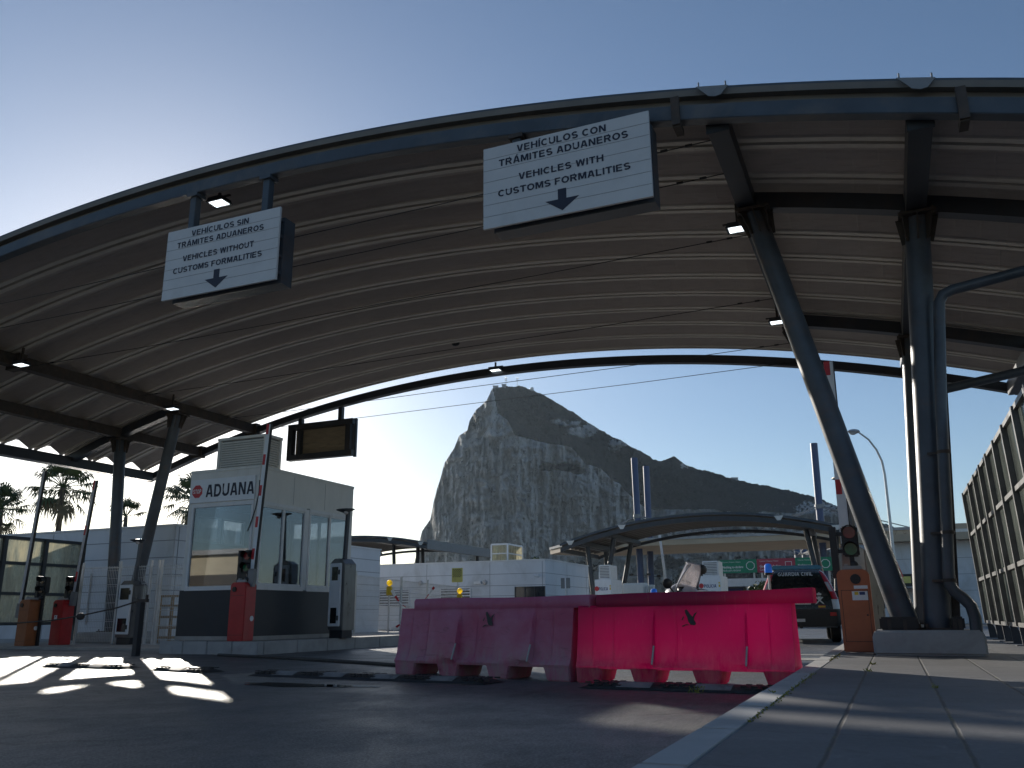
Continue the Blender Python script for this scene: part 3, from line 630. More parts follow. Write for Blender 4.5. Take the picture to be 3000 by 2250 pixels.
# ---------------------------------------------------------------- customs booth
TF = 13.85
bl = at_t(562, 1383, TF); br = at_t(764, 1364, TF); SL, SR = bl[0], br[0]; ZT = br[2]; TB = at_s(1036, 1434, SR)[1]
ZS = at_t(748, 1722, TF)[2]; ZW = at_t(752, 1468, TF)[2]
booth = thing('customs_booth', 'cream customs booth with dark base and ADUANA sign, standing on the kerbed island', 'booth', ((SL+SR)/2, (TF+TB)/2, ZI))
BW, BD = (SR-SL)/2, (TB-TF)/2; BH = ZT-ZI; zs, zw = ZS-ZI, ZW-ZI
def ring(mb, hw, hd, th, z0, z1, out=0):
    a, b = hw+out, hd+out
    mb.box(-a, a, -b, -b+th, z0, z1); mb.box(-a, a, b-th, b, z0, z1); mb.box(-a, -a+th, -b+th, b-th, z0, z1); mb.box(a-th, a, -b+th, b-th, z0, z1); return mb
build('base_course', ring(MB(), BW, BD, .08, 0, .08, .03), M['conc'], booth)
build('lower_wall', ring(MB(), BW, BD, .06, .08, zs-.02, .02), M['darkclad'], booth)
build('floor', MB().box(-BW+.07, BW-.07, -BD+.07, BD-.07, .06, .1), M['greybox'], booth)
mb = ring(MB(), BW, BD, .06, zw+.02, BH-.05); build('upper_wall', mb, M['cream'], booth)
ub = MB()
for k in (1, 2): y = -BD+2*BD*k/3; ub.box(BW-.002, BW+.002, y-.004, y+.004, zw+.05, BH-.07)
build('panel_joint', ub, M['signline'], booth)
build('coping', ring(MB(), BW, BD, .1, BH-.05, BH+.012, .015), M['cream'], booth, bevel=.008)
build('roof', MB().box(-BW+.08, BW-.08, -BD+.08, BD-.08, BH-.12, BH-.04), M['greybox'], booth)
for x in (-1, 1):
    for y in (-1, 1): build('corner_post', MB().cbox((x*(BW-.05), y*(BD-.05), (zs+zw)/2), (.1, .1, zw-zs+.04)), M['cream'], booth, bevel=.006)
def booth_window(face, u0, u1, panes):
    """face: 'f' front, 'r' right, 'l' left, 'b' back; u along the face"""
    fr = MB(); z0, z1 = zs, zw
    def bx(mb, a, b, c, d, o0, o1):
        if face == 'f': mb.box(a, b, -BD+o0, -BD+o1, c, d)
        elif face == 'b': mb.box(a, b, BD-o1, BD-o0, c, d)
        elif face == 'r': mb.box(BW-o1, BW-o0, a, b, c, d)
        else: mb.box(-BW+o0, -BW+o1, a, b, c, d)
    w = .055
    bx(fr, u0, u1, z0-.03, z0+w, -.03, .06); bx(fr, u0, u1, z1-w, z1+.02, -.012, .06); bx(fr, u0, u0+w, z0+w, z1-w, -.012, .06); bx(fr, u1-w, u1, z0+w, z1-w, -.012, .06)
    for k in range(1, panes): c = u0+(u1-u0)*k/panes; bx(fr, c-.035, c+.035, z0+w, z1-w, -.004, .05)
    if panes > 1:
        for k in range(panes):
            a = u0+w+(u1-u0-2*w)*k/panes; b = u0+w+(u1-u0-2*w)*(k+1)/panes
            bx(fr, a, b, z0+w, z0+w+.05, .004, .045); bx(fr, a, b, z1-w-.04, z1-w, .004, .045)
    f = build('window', fr, M['whiteal'], booth, bevel=.004)
    gl = MB(); bx(gl, u0+w, u1-w, z0+w, z1-w, .02, .024); build('pane', gl, M['glass'], f)
booth_window('f', -BW+.1, BW-.1, 1)
sy = lambda xc: at_s(500+xc/2.2125, 1640, SR)[1] - (TF+TB)/2
ya, yb, yc, yd = -BD+.1, sy(862), sy(884), BD-.1
booth_window('r', ya, yb, 2); booth_window('r', yc, yd, 2)
booth_window('b', -BW+.1, BW-.1, 2)
lq = [(at_s(x0, y0, SL), at_s(x1, y1, SL)) for x0, y0, x1, y1 in ((572, 1510, 638, 1578), (647, 1519, 708, 1577))]
tm = (TF+TB)/2; zt_, zb_ = lq[0][0][2]-ZI, lq[0][1][2]-ZI-.12; ts = [lq[0][0][1]-tm, lq[0][1][1]-tm, lq[1][0][1]-tm, lq[1][1][1]-tm]; ts[-1] = min(ts[-1], BD-.2); ts[0] = max(ts[0], -BD+.15)
sw = MB(); e = -BW+.06; sw.box(-BW+.002, e, -BD+.1, BD-.1, zs-.02, zb_); sw.box(-BW+.002, e, -BD+.1, BD-.1, zt_, zw+.02)
for a_, b_ in ((-BD+.1, ts[0]), (ts[1], ts[2]), (ts[3], BD-.1)):
    if b_ > a_+.01: sw.box(-BW+.002, e, a_, b_, zb_, zt_)
build('side_wall', sw, M['greybox'], booth)
for a_, b_ in ((ts[0], ts[1]), (ts[2], ts[3])):
    fw_ = MB(); fw_.box(-BW-.004, e+.01, a_, a_+.03, zb_, zt_); fw_.box(-BW-.004, e+.01, b_-.03, b_, zb_, zt_); fw_.box(-BW-.004, e+.01, a_+.03, b_-.03, zb_, zb_+.03); fw_.box(-BW-.004, e+.01, a_+.03, b_-.03, zt_-.03, zt_); f_ = build('side_window', fw_, M['whiteal'], booth); build('pane', MB().box(-BW+.02, -BW+.024, a_+.03, b_-.03, zb_+.03, zt_-.03), M['glass'], f_)
build('ceiling', MB().box(-BW+.065, BW-.065, -BD+.065, BD-.065, zw+.03, zw+.05), M['greybox'], booth)
build('mullion_post', MB().box(BW-.06, BW-.002, yb, yc, zs, zw), M['whiteal'], booth)
# sign band over the front window
z0, z1 = zw+.045, BH-.19
sg = MB().box(-BW+.04, BW-.09, -BD-.028, -BD-.004, z0, z1); sg = build('name_panel', sg, M['white'], booth, bevel=.003)
mb = MB(); letters(mb, 'ADUANA', .2*BW, -BD-.031, z0+.22*(z1-z0), .53*(z1-z0), 1.38*BW); build('lettering', mb, M['letter'], sg)
mb = MB(); r = .29*(z1-z0); c = (-BW*.745, (z0+z1)/2-.005)
mb.prism([(c[0]+r*cos(pi/8+k*pi/4), c[1]+r*sin(pi/8+k*pi/4)) for k in range(8)], -BD-.034, -BD-.029); oc = build('stop_octagon', mb, M['redmark'], sg)
mb = MB(); letters(mb, 'STOP', c[0], -BD-.0365, c[1]-.045, .09, r*1.5); build('stop_lettering', mb, M['signwhite'], oc)
cb = MB(); cb.tube([(BW+.01, -BD-.01, BH-.3), (BW+.02, -BD-.02, BH-.55), (BW-.03, -BD-.03, zw-.15), (BW-.13, -BD-.03, zw-.45), (BW-.2, -BD-.02, zw-.6)], .011, 6); build('loose_cable', cb, M['black'], booth)
# furniture inside, seen through the panes
ds = thing('desk', 'counter desk inside the customs booth', 'desk', ((SL+SR)/2, (TF+TB)/2-.1, ZI+.1)); mb = MB(); mb.box(-BW+.12, BW-.15, -.35, .35, .78, .82); build('desk_top', mb, M['wood'], ds, bevel=.005)
mb = MB(); mb.box(-BW+.2, -BW+.26, -.3, .3, 0, .78); mb.box(BW-.28, BW-.22, -.3, .3, 0, .78); build('side_panel', mb, M['wood'], ds)
mo = thing('monitor', 'computer monitor on the desk in the booth', 'monitor', ((SL+SR)/2+.35, (TF+TB)/2-.05, ZI+.92)); mb = MB(); mb.box(-.24, .24, -.02, .02, .1, .42); build('screen', mb, M['black'], mo, bevel=.008)
mb = MB(); mb.box(-.1, .1, -.08, .08, 0, .015); mb.box(-.02, .02, .0, .03, .015, .2); build('stand', mb, M['black'], mo)
# louvred unit on the roof
a0 = at_t(640, 1288, TF+.45); a1 = at_t(781, 1274, TF+.45); aB = at_s(828, 1288, a1[0])
ac = thing('rooftop_unit', 'louvred cream ventilation housing on the booth roof', 'vent housing', ((a0[0]+a1[0])/2, (TF+.45+aB[1])/2, ZT-.04))
w, d, h = (a1[0]-a0[0])/2, (aB[1]-TF-.45)/2, a1[2]-ZT+.04
mb = MB(); mb.box(-w+.06, w-.06, -d+.06, d-.06, .0, h-.02); build('core', mb, M['greybox'], ac)
mb = MB()
for x in (-1, 1):
    for y in (-1, 1): mb.cbox((x*(w-.035), y*(d-.035), h/2), (.07, .07, h))
mb.box(-w-.01, w+.01, -d-.01, d+.01, h-.03, h+.03); mb.box(-w, w, -d, -d+.05, 0, .06); mb.box(w-.05, w, -d+.05, d, 0, .06)
build('casing', mb, M['cream'], ac, bevel=.006)
mb = MB(); n_ = 13
for k in range(n_):
    z = .08+(h-.14)*k/n_; T = Matrix.Rotation(radians(38), 4, 'X')
    mb.cbox((0, -d+.025, z+.025), (2*w-.13, .008, .055), Matrix.Rotation(radians(-35), 4, 'X'))
    mb.cbox((w-.025, 0, z+.025), (.008, 2*d-.13, .055), Matrix.Rotation(radians(-35), 4, 'Y'))
build('louvres', mb, M['cream'], ac, smooth=0)

# ---------------------------------------------------------------- lifting gates with their signals
def traffic_light(loc, label, off=False, rz=0., z0=1.15, top=1.62, mat='black'):
    p = thing('traffic_light', label, 'traffic light', loc, 'two-lens traffic lights on the gates', rz)
    mb = MB(); mb.box(-.105, .105, .0, .16, z0, top); build('housing', mb, M['black'], p, bevel=.02)
    for k, (c, m) in enumerate((((z0+top)/2+.115, 'redl'), ((z0+top)/2-.105, 'greenl'))):
        mb = MB(); mb.lathe([(.001, -.01), (.05, -.004), (.08, .012)], (0, -.005, c), 16, Matrix.Rotation(pi/2, 4, 'X')); l_ = build('lens', mb, M['glass_dk' if off else m], p)
        mb = MB(); rows = []
        for q in range(13):
            a = -.35+q*(pi+.7)/12; rows.append([Vector((.092*cos(a), y, c+.092*sin(a))) for y in (0, -.1-.04*sin(a))])
        mb.grid(rows); build('hood', mb, M['black'], l_)
    mb = MB(); mb.box(-.03, .03, .05, .11, 0, z0+.02); mb.box(-.26, -.17, .04, .2, z0-.28, top+.0); mb.box(-.17, -.1, .08, .12, z0+.05, z0+.1); mb.box(-.17, -.1, .08, .12, top-.12, top-.07)
    build('mounting_post', mb, M['black'], p)
    mb = MB(); mb.lathe([(.02, -.04), (.05, -.03), (.05, .04), (.03, .05)], (.02, .02, z0-.11), 12, Matrix.Rotation(pi/2, 4, 'X')); build('sensor', mb, M['black'], p)
    return p
def gate(loc, label, mat, w, d, h, boom0, boom1, rz=0., door=True, sticker=0, bw=.1, pitch=.62, bmat='white', rl=.21):
    """boom0, boom1: ends of the raised boom in road coordinates"""
    p = thing('lifting_gate', label, 'barrier gate', loc, 'lifting gates of the lanes', rz)
    mb = MB(); mb.prism([(-w/2, 0), (w/2, 0), (w/2, h-.05), (w/2-.05, h), (-w/2+.05, h), (-w/2, h-.05)], 0, d); build('cabinet', mb, M[mat], p, bevel=.012)
    mb = MB(); mb.cyl((-w*.22 if not door else .03, -.012, h*.88), (-w*.22 if not door else .03, .0, h*.88), .065 if door else .05, n=18); mb.cyl((-w*.22 if not door else .03, -.02, h*.88), (-w*.22 if not door else .03, -.012, h*.88), .045, n=18); build('lock_cap', mb, M['black'], p)
    if door:
        mb = MB(); e = .006
        for x0, x1, z0, z1 in ((-w/2+.035, w/2-.035, h*.12, h*.12+e), (-w/2+.035, w/2-.035, h*.74, h*.74+e), (-w/2+.035, -w/2+.035+e, h*.12+e, h*.74), (w/2-.035-e, w/2-.035, h*.12+e, h*.74)): mb.box(x0, x1, -.003, .002, z0, z1)
        mb.cyl((w*.33, -.01, h*.44), (w*.33, 0, h*.44), .012, n=10); build('door_seam', mb, M['rusty'], p)
        mb = MB(); mb.box(-.0, w*.42, -.003, .001, h*.76, h*.80); mb.box(-w*.08, w*.4, -.003, .001, h*.62, h*.73); st_ = build('sticker', mb, M['white'], p)
        mb = MB(); mb.box(w*.15, w*.32, -.005, -.0035, h*.685, h*.722); build('sticker_flag', mb, M['blue'], st_)
        mb = MB(); mb.box(-w*.0, w*.12, -.005, -.0035, h*.685, h*.722); build('sticker_crest', mb, M['yellow'], st_)
        mb = MB(); text_on(mb, '——', w*.21, -.0045, h*.772, .012, w*.22); 
    elif sticker:
        mb = MB(); mb.box(-w*.22, w*.05, -.003, .001, h*.55, h*.66); st_ = build('sticker', mb, M['white'], p)
        mb = MB(); mb.box(-w*.12, -.02, -.005, -.0035, h*.615, h*.645); build('sticker_flag', mb, M['blue'], st_)
    else:
        mb = MB(); mb.box(-w/2+.02, w/2-.02, -.003, .002, h*.77, h*.775); mb.box(-w/2+.02, w/2-.02, -.003, .002, h*.1, h*.105); build('door_seam', mb, M['rusty'], p)
        mb = MB(); mb.cyl((w/2, d*.7, h*.38), (w/2+.008, d*.7, h*.38), .05, n=16); build('round_sticker', mb, M['signwhite'], p)
    mb = MB(); mb.box(-w*.28, w*.3, .06, d-.06, h, h+.05); mb.box(-w*.24, -w*.12, .08, .16, h+.05, h+.08); build('top_mount', mb, M['conc_lt'], p, bevel=.008)
    B = Matrix.Rotation(-rz, 4, 'Z') @ Matrix.Translation(-Vector(loc)); q0 = B @ Vector(boom0); q1 = B @ Vector(boom1)
    mb = MB(); mb.bar(q0, q1, bw, .05, (0, 1, 0)); bo = build('boom', mb, M[bmat], p, bevel=.006)
    mb = MB(); L = (q1-q0).length; n_ = max(2, int(L/pitch)+1); dd = (q1-q0)/L
    for k in range(n_):
        b = q1-dd*(k*pitch*1.0); a = b-dd*rl
        if rl and (a-q0).length > .3 and (a-q0).dot(dd) > 0: mb.bar(a, b+dd*.001, bw*.62, .056, (0, 1, 0))
    if not rl: mb.bar(q1-dd*.03, q1+dd*.001, bw*.6, .056, (0, 1, 0))
    mb.v = [v+Vector((-bw*.17, 0, 0)) if isinstance(v, Vector) else Vector(v)+Vector((-bw*.17, 0, 0)) for v in mb.v]; build('red_band', mb, M['redmark' if rl else 'greyboom'], bo)
    mb = MB(); mb.bar(q0-dd*.12, q0+dd*.22, .14, .09, (0, 1, 0)); build('boom_holder', mb, M['greybox'], bo)
    mb = MB(); mb.bar(q0+dd*.2+Vector((bw/2+.006, 0, 0)), q1+Vector((bw/2+.006, 0, 0)), .012, .06, (0, 1, 0)); build('boom_edge', mb, M['rubber'], bo)
    return p
# right-hand orange one
g = at_t(2482, 1910, 12.38); c = (-.455, 12.38, ZP)
gate(c, 'tall orange gate cabinet at the pavement corner beside the plinth', 'orange', .40, .36, at_t(2500, 1668, 12.38)[2]-ZP, tuple(at_t(2483, 1640, 12.95)), tuple(at_t(2426, 1060, 12.95)), bw=.13, pitch=1.75)
q = at_t(2490, 1585, 12.5); traffic_light((q[0], 12.5, ZP), 'traffic light with red and green lenses above the orange cabinet', z0=at_t(2490, 1630, 12.5)[2]-ZP, top=at_t(2490, 1541, 12.5)[2]-ZP)
# middle red one in front of the booth
tR = 13.42; a = at_t(663, 1878, tR); b = at_t(735, 1878, tR); h = at_t(700, 1706, tR)[2]-ZI
gate((a[0]+.19, tR, ZI), 'bright red gate cabinet with a raised striped boom in front of the booth', 'red', .38, .31, h, tuple(at_t(737, 1700, tR+.16)), tuple(at_t(790, 1243, tR+.16)), door=False)
q = at_t(722, 1640, tR+.1); traffic_light((q[0], tR+.12, ZI), 'traffic light before the booth window on the red gate', z0=at_t(722, 1680, tR+.1)[2]-ZI, top=at_t(722, 1611, tR+.1)[2]-ZI)
# two at the far left
for (x0, x1, yb_, yt), mat, lab, b0, b1, stk, tq, tl in (((40, 100, 1893, 1757), 'orangedk', 'worn brown orange gate cabinet at the far left edge', (56, 1795), (131, 1381), 0, 14.85, 'dark traffic light on the brown orange gate, leftmost'),
        ((140, 196, 1890, 1758), 'red', 'dark red gate cabinet with a white sticker, right of the brown orange one', (214, 1760), (281, 1408), 1, 15.6, 'dark traffic light on the red gate with the sticker')):
    a = at_t(x0, yb_, tq); b = at_t(x1, yb_, tq); z = ZL; h = at_t((x0+x1)/2, yt, tq)[2]-z
    gate((a[0]+.18, tq, z), lab, mat, .36, .34, h, tuple(at_t(*b0, tq+.2)), tuple(at_t(*b1, tq+.2)), door=False, sticker=stk, pitch=(9, 1.15)[stk], bmat='greyboom', bw=.1, rl=(0, .24)[stk])
    xl = (118, 205)[stk]; q = at_t(xl, 1710, tq+.15); traffic_light((q[0], tq+.2, z), tl, True, z0=at_t(xl, 1738, tq+.15)[2]-z, top=at_t(xl, 1690, tq+.15)[2]-z)

# ---------------------------------------------------------------- card kiosks with hooded lamps
def kiosk(loc, label, h, w, rz, lamp_h):
    p = thing('card_kiosk', label, 'kiosk', loc, 'grey card kiosks beside the lanes', rz)
    mb = MB(); mb.prism([(-w/2, .16), (w/2, .16), (w/2, h-.12), (w/2-.14, h), (-w/2+.12, h), (-w/2, h-.08)], -.05, .3); build('body', mb, M['kioskmetal'], p, bevel=.012)
    mb = MB(); mb.box(-w/2+.03, w/2-.03, -.02, .27, 0, .16); build('base', mb, M['darkclad'], p)
    mb = MB(); mb.box(-w/2+.04, w/2-.06, -.1, -.052, .24, h-.1); f_ = build('front_panel', mb, M['white'], p, bevel=.012)
    mb = MB(); mb.box(-w/2+.12, w/2-.14, -.106, -.099, .3, .62); mb.box(-w/2+.12, w/2-.14, -.106, -.099, h-.46, h-.18); build('screen', mb, M['glass_dk'], f_)
    mb = MB(); mb.box(w/2-.115, w/2-.08, -.118, -.1, .36, .46); mb.box(w/2-.115, w/2-.08, -.118, -.1, h-.34, h-.24); build('handle', mb, M['black'], f_)
    mb = MB(); mb.bar((w*.12, .1, h-.03), (w*.12+.05, .1, lamp_h), .07, .07); mb.lathe([(.02, -.06), (.1, -.03), (.2, .01), (.2, .025), (.05, .04)], (w*.12+.07, .0, lamp_h), 14, Matrix.Diagonal((1.2, .8, 1, 1))); build('lamp_post', mb, M['steel'], p)
    mb = MB(); mb.sphere((w*.12+.12, -.03, lamp_h-.05), .05, 10); build('lamp', mb, M['clearlamp'], p)
q = at_t(1004, 1873, 16.0); zz = lambda x, y, t: at_t(x, y, t)[2]
kiosk((q[0]+.0, 15.75, ZI), 'grey card kiosk with a tall hooded lamp at the right side of the booth', zz(1000, 1637, 15.8)-ZI, .44, radians(-12), zz(1010, 1497, 15.8)-ZI)
q = at_t(362, 1880, 16.3); kiosk((q[0], 16.3, ZL), 'grey and white card kiosk in front of the left leaning column', zz(362, 1702, 16.3)-ZL, .62, radians(-10), zz(385, 1585, 16.3)-ZL)
q = at_t(2556, 1860, 13.6); kiosk((q[0], 13.5, ZP), 'dark backed card kiosk half hidden behind the right leaning column', zz(2550, 1600, 13.6)-ZP, .42, radians(150), zz(2442, 1405, 13.6)-ZP)
# dark bollard and the slack cable fixed to it
bq = at_z(397, 1922, 0); hb = at_t(410, 1765, bq[1])[2]
bo = thing('bollard', 'slim dark square post at the kerb corner left of the booth', 'bollard', tuple(bq)); mb = MB(); mb.box(-.055, .055, -.055, .055, 0, hb); build('post', mb, M['darkclad'], bo, bevel=.006)
mb = MB(); mb.box(-.06, .16, -.03, .03, hb+.0, hb+.06); mb.box(.12, .15, -.02, .02, hb+.06, hb+.14); build('hook_bracket', mb, M['rusty'], bo)
mb = MB(); pts = [at_t(x, y, bq[1]+dt) for x, y, dt in ((420, 1757, 0), (395, 1764, .02), (345, 1780, .1), (300, 1790, .2), (240, 1803, .4), (150, 1818, .6), (40, 1826, .9))]
mb.tube([Wd(*q) for q in pts], .014, 6); mb.sphere(Wd(*at_t(236, 1806, bq[1]+.4)), .09, 8, (1, .7, .8)); ch = build('barrier_cable', mb, M['rusty'], None); tag(ch, 'slack dark cable running left from the slim post', 'cable')

# ---------------------------------------------------------------- water-filled road barriers
def road_barrier(label, p0, p1, mat, H=.855, group='plastic road barriers', lift=0.):
    a, b = Wd(*p0), Wd(*p1); L = (b-a).length; ang = atan2((b-a).y, (b-a).x); mid = (a+b)/2
    p = thing('road_barrier', label, 'road barrier', tuple(mid), group, ang, road=False)
    xs_ = sorted(set(np.round(np.concatenate([np.linspace(0, 1, 141), [.075, .085, .18, .19, .38, .388, .48, .49, .585, .592, .80, .808, .905, .915]]), 4)))
    def relief(u, z):      # shallow wedge panels: each starts flush and deepens towards its step
        def wedge(a, b, dpt): return dpt*(u-a)/(b-a) if a < u < b else 0.
        k = min(1, max(0, (.72-z)/.1))*min(1, max(0, (z-.17)/.04))
        g = 0
        for c in (.08, .185, .484, .9): g = max(g, .012*max(0, 1-abs(u-c)/.006))
        s_ = wedge(.185, .384, .075*(1-(z-.14)/.7)+.014) + wedge(.589, .804, .075*(1-(z-.14)/.7)+.014)
        return (s_ - g)*k
    prof = [(.235, .135), (.24, .16), (.215, .2), (.2, .24), (.165, .45), (.135, .66), (.125, .735), (.128, .748)]
    zs_ = [z for _, z in prof]
    Z = sorted(set(zs_ + list(np.round(np.linspace(.24, .735, 14), 3)))); PY = [z for z in Z]
    wy = lambda z: float(np.interp(z, zs_, [w for w, _ in prof]))
    mb = MB(); rows = []
    for u in xs_:
        x = (u-.5)*L
        fr_ = [(x, -(wy(z)+relief(u, z)), z) for z in Z]; bk = [(x, wy(z)+relief(1-u, z), z) for z in reversed(Z)]
        rows.append(fr_+bk)
    mb.grid(rows, True); n_ = len(rows[0]); k = len(mb.v); mb.f.append(tuple(range(k-n_, k))); mb.f.append(tuple(range(k-n_*len(rows), k-n_*len(rows)+n_))[::-1])
    build('body', mb, M[mat], p, smooth=30)
    mb = MB(); c0, c1 = -L/2+.20, L/2+.20       # the cap: notched at one end, tongue at the other
    sec = [(-.125, .73), (-.132, .76), (-.132, H-.03), (-.11, H), (.11, H), (.132, H-.03), (.132, .76), (.125, .73)]
    rows = []
    for x in np.linspace(c0, c1, 24):
        sag = .006*sin((x-c0)*3.1) + lift*(x-c0)/L
        rows.append([(x, y, z + (sag if z > .8 else .6*lift*(x-c0)/L)) for y, z in sec])
    mb.grid(rows, True); n_ = 8; k = len(mb.v); mb.f.append(tuple(range(k-n_, k))); mb.f.append(tuple(range(k-n_*24, k-n_*24+n_))[::-1])
    build('top_rail', mb, M['barrier_rail' if mat == 'barrier_rd' else mat], p, bevel=.0, smooth=50)
    for u0, u1 in ((.0, .135), (.265, .40), (.555, .69), (.865, 1.0)):
        x0, x1 = (u0-.5)*L, (u1-.5)*L; mb = MB()
        t0 = 0 if u0 == 0 else .045; t1 = 0 if u1 == 1 else .045
        lo = [(x0+t0, -.225, 0), (x1-t1, -.225, 0), (x1-t1, .225, 0), (x0+t0, .225, 0)]; hi = [(x0, -.236, .15), (x1, -.236, .15), (x1, .236, .15), (x0, .236, .15)]
        mb.add(lo+hi, [(0, 3, 2, 1), (4, 5, 6, 7), (0, 1, 5, 4), (1, 2, 6, 5), (2, 3, 7, 6), (3, 0, 4, 7)]); build('foot', mb, M[mat], p, bevel=.012)
    # bars painting light slits at the two steps, and the black stencilled emblem
    for u in (.386, .806):
        x = (u-.5)*L; mb = MB(); mb.bar((x-.004, -wy(.18)-.088, .19), (x+.004, -wy(.36)-.07, .36), .014, .012); build('light_slit', mb, M['conc_lt'], p)
    mb = MB(); ez = .615; ex = .05*L; sl = (wy(.5)-wy(.7))/.2
    def blob(pts):
        q = [(ex+x*.085, -wy(ez+z*.085)-.0035-.012, ez+z*.085) for x, z in pts]; mb.add(q, [tuple(range(len(q)))])
    blob([(-.55, .95), (-.3, 1.0), (.1, .45), (.35, .2), (.55, .55), (.95, .75), (.6, .25), (.5, -.1), (.75, -.55), (.6, -.75), (.1, -.7), (-.15, -.35), (-.3, .2), (-.5, .6)])
    blob([(-.95, -.15), (-.75, .25), (-.62, .2), (-.8, -.2)]); blob([(-.9, -.8), (-.4, -.6), (.05, -.72), (-.45, -.75), (-.85, -.95)])
    build('emblem', mb, M['black'], p)
    return p
A0, A1 = at_z(1166, 1976, 0), at_z(1683, 1999, 0); B0, B1 = at_z(1692, 2000, 0), at_z(2338, 2018, 0)
def off(q, d): q = np.array(q); q[1] += d; return q
road_barrier('faded pink plastic road barrier, left one of the joined pair', off(A0, .23), off(A1, .23), 'barrier_pk')
road_barrier('glowing crimson plastic road barrier, right one of the joined pair', off(B0, .23), off(B1, .23), 'barrier_rd', lift=.03)

# ---------------------------------------------------------------- rubber speed humps across the lanes
def hump(label, s0, t0, s1, t1, n, first=0):
    a, b = Wd(s0, t0), Wd(s1, t1); L = (b-a).length; ang = atan2((b-a).y, (b-a).x)
    p = thing('speed_hump', label, 'speed hump', tuple((a+b)/2), 'black rubber speed humps', ang, road=False)
    prof = [(-.2, 0), (-.19, .012), (-.1, .045), (-.05, .052), (.05, .052), (.1, .045), (.19, .012), (.2, 0)]
    mb = MB(); rows = []
    for k, x in enumerate(np.linspace(-L/2, L/2, 2+n*6)):
        e = min(1, (L/2-abs(x))/.12+.08); rows.append([(x, y, z*e+.004) for y, z in prof])
    mb.grid(rows); build('rubber_body', mb, M['rubber'], p, smooth=40)
    w = L/(2*n+1)
    for k in range(n):
        mb = MB(); x0 = -L/2+w*(2*k+1); x1 = x0+w*.9
        rows = [[(x, y, z+.0075) for y, z in ((-.185, .0145), (-.1, .046), (-.055, .0525), (-.03, .053))] for x in (x0, (x0+x1)/2, x1)]; mb.grid(rows); build('white_segment', mb, M['humppaint'], p)
    for sg_ in range(0, 2*n+1, 2):
        mb = MB(); x = -L/2+sg_*w+.06
        while x < -L/2+(sg_+1)*w-.03: mb.cbox((x, -.1, .052), (.05, .035, .012)); mb.cbox((x+.045, -.15, .036), (.05, .03, .012)); mb.cbox((x, .1, .052), (.05, .035, .012)); x += .09
        build('tread_stud', mb, M['rubber'], p)
hump('long speed hump with pale segments before the left pink barrier', -7.0, 8.62, -3.75, 8.22, 4)
hump('speed hump with two pale segments before the crimson barrier', -2.75, 8.12, -.95, 7.98, 2)
hump('sunlit speed hump in the bright patch at the far left', -11.2, 9.2, -9.6, 9.12, 2)
hump('short speed hump between the bollard shadow and the booth', -9.0, 9.1, -7.9, 8.8, 1)
mb = MB(); qs = [at_z(x, y, .02) for x, y in ((640, 1919), (700, 1922), (800, 1926), (900, 1932), (1000, 1938), (1080, 1943), (1160, 1949), (1260, 1955))]
mb.tube([Wd(*q) for q in qs], .028, 8); ho = build('cable_hose', mb, M['rubber'], None); tag(ho, 'black hose lying across the road in front of the booth island', 'hose')

# ---------------------------------------------------------------- glazed screens along both pavements
def glazed_screen(label, s, posts, zb, rows, pw, mat, lean, foot, side, fm='steel_dk'):
    p = thing('glazed_screen', label, 'screen fence', (s, (posts[0]+posts[-1])/2, zb), 'glazed windscreens'); tc_ = (posts[0]+posts[-1])/2
    X = lambda z: lean*(rows[-1]-z)
    for t in posts:
        mb = MB(); mb.bar((X(rows[0]), t-tc_, rows[0]-.02), (X(rows[-1]), t-tc_, rows[-1]+.02), pw, pw*1.5, (1, 0, 0))
        po = build('post', mb, M[fm], p, bevel=.006)
        mb = MB(); x = X(rows[0]); mb.prism([(x-.03, rows[0]), (x+.05, rows[0]), (x+.05+foot, .012), (x-.06+foot*.4, .012)], t-tc_-.025, t-tc_+.025); mb.box(x-.1, x+.14+foot, t-tc_-.09, t-tc_+.09, 0, .012); build('foot', mb, M['steel_dk'], po)
    for z in rows:
        mb = MB(); mb.bar((X(z), posts[0]-tc_, z), (X(z), posts[-1]-tc_, z), pw*.7, pw*.9, (1, 0, 0)); build('rail', mb, M[fm], p)
    for a, b in zip(posts[:-1], posts[1:]):
        for z0, z1 in zip(rows[:-1], rows[1:]):
            lo, hi = sorted((a, b)); mb = MB(); e = pw*.5
            q = [(X(z0+.03), lo-tc_+e, z0+.035), (X(z0+.03), hi-tc_-e, z0+.035), (X(z1-.03), hi-tc_-e, z1-.035), (X(z1-.03), lo-tc_+e, z1-.035)]
            mb.add(q+[(x+.008, y, z) for x, y, z in q], [(0, 1, 2, 3), (7, 6, 5, 4), (0, 4, 5, 1), (1, 5, 6, 2), (2, 6, 7, 3), (3, 7, 4, 0)]); build('glass_pane', mb, M[mat], p)
glazed_screen('tall greenish glazed screen running along the right pavement', 1.62, [20.0, 18.5, 17.35, 16.2, 15.05, 13.9, 12.75, 11.6, 10.45, 9.3, 8.15], ZP, [.3, 1.12, 2.02, 2.86], .09, 'glass_gr', .03, .12, 1, 'frame_lt')
glazed_screen('dirty glazed screen with thick dark posts at the far left', -22.74, [19.25, 17.95, 16.65, 15.35, 14.05, 12.75], ZL, [.5, 1.32, 2.16, 2.86], .12, 'glass_bus', .0, .05, -1)
mb = MB(); mb.box(-.17, .17, -.01, .0, 0, .26); q = at_t(207, 1684, 19.2); ps_ = thing('blue_notice', 'small blue notice on the end of the left glazed screen', 'sign', (q[0]+.1, 18.9, q[2]-.1)); build('plate', mb, M['blue'], ps_); mb = MB(); mb.box(-.1, .1, -.014, -.011, .06, .2); build('face', mb, M['white'], ps_)

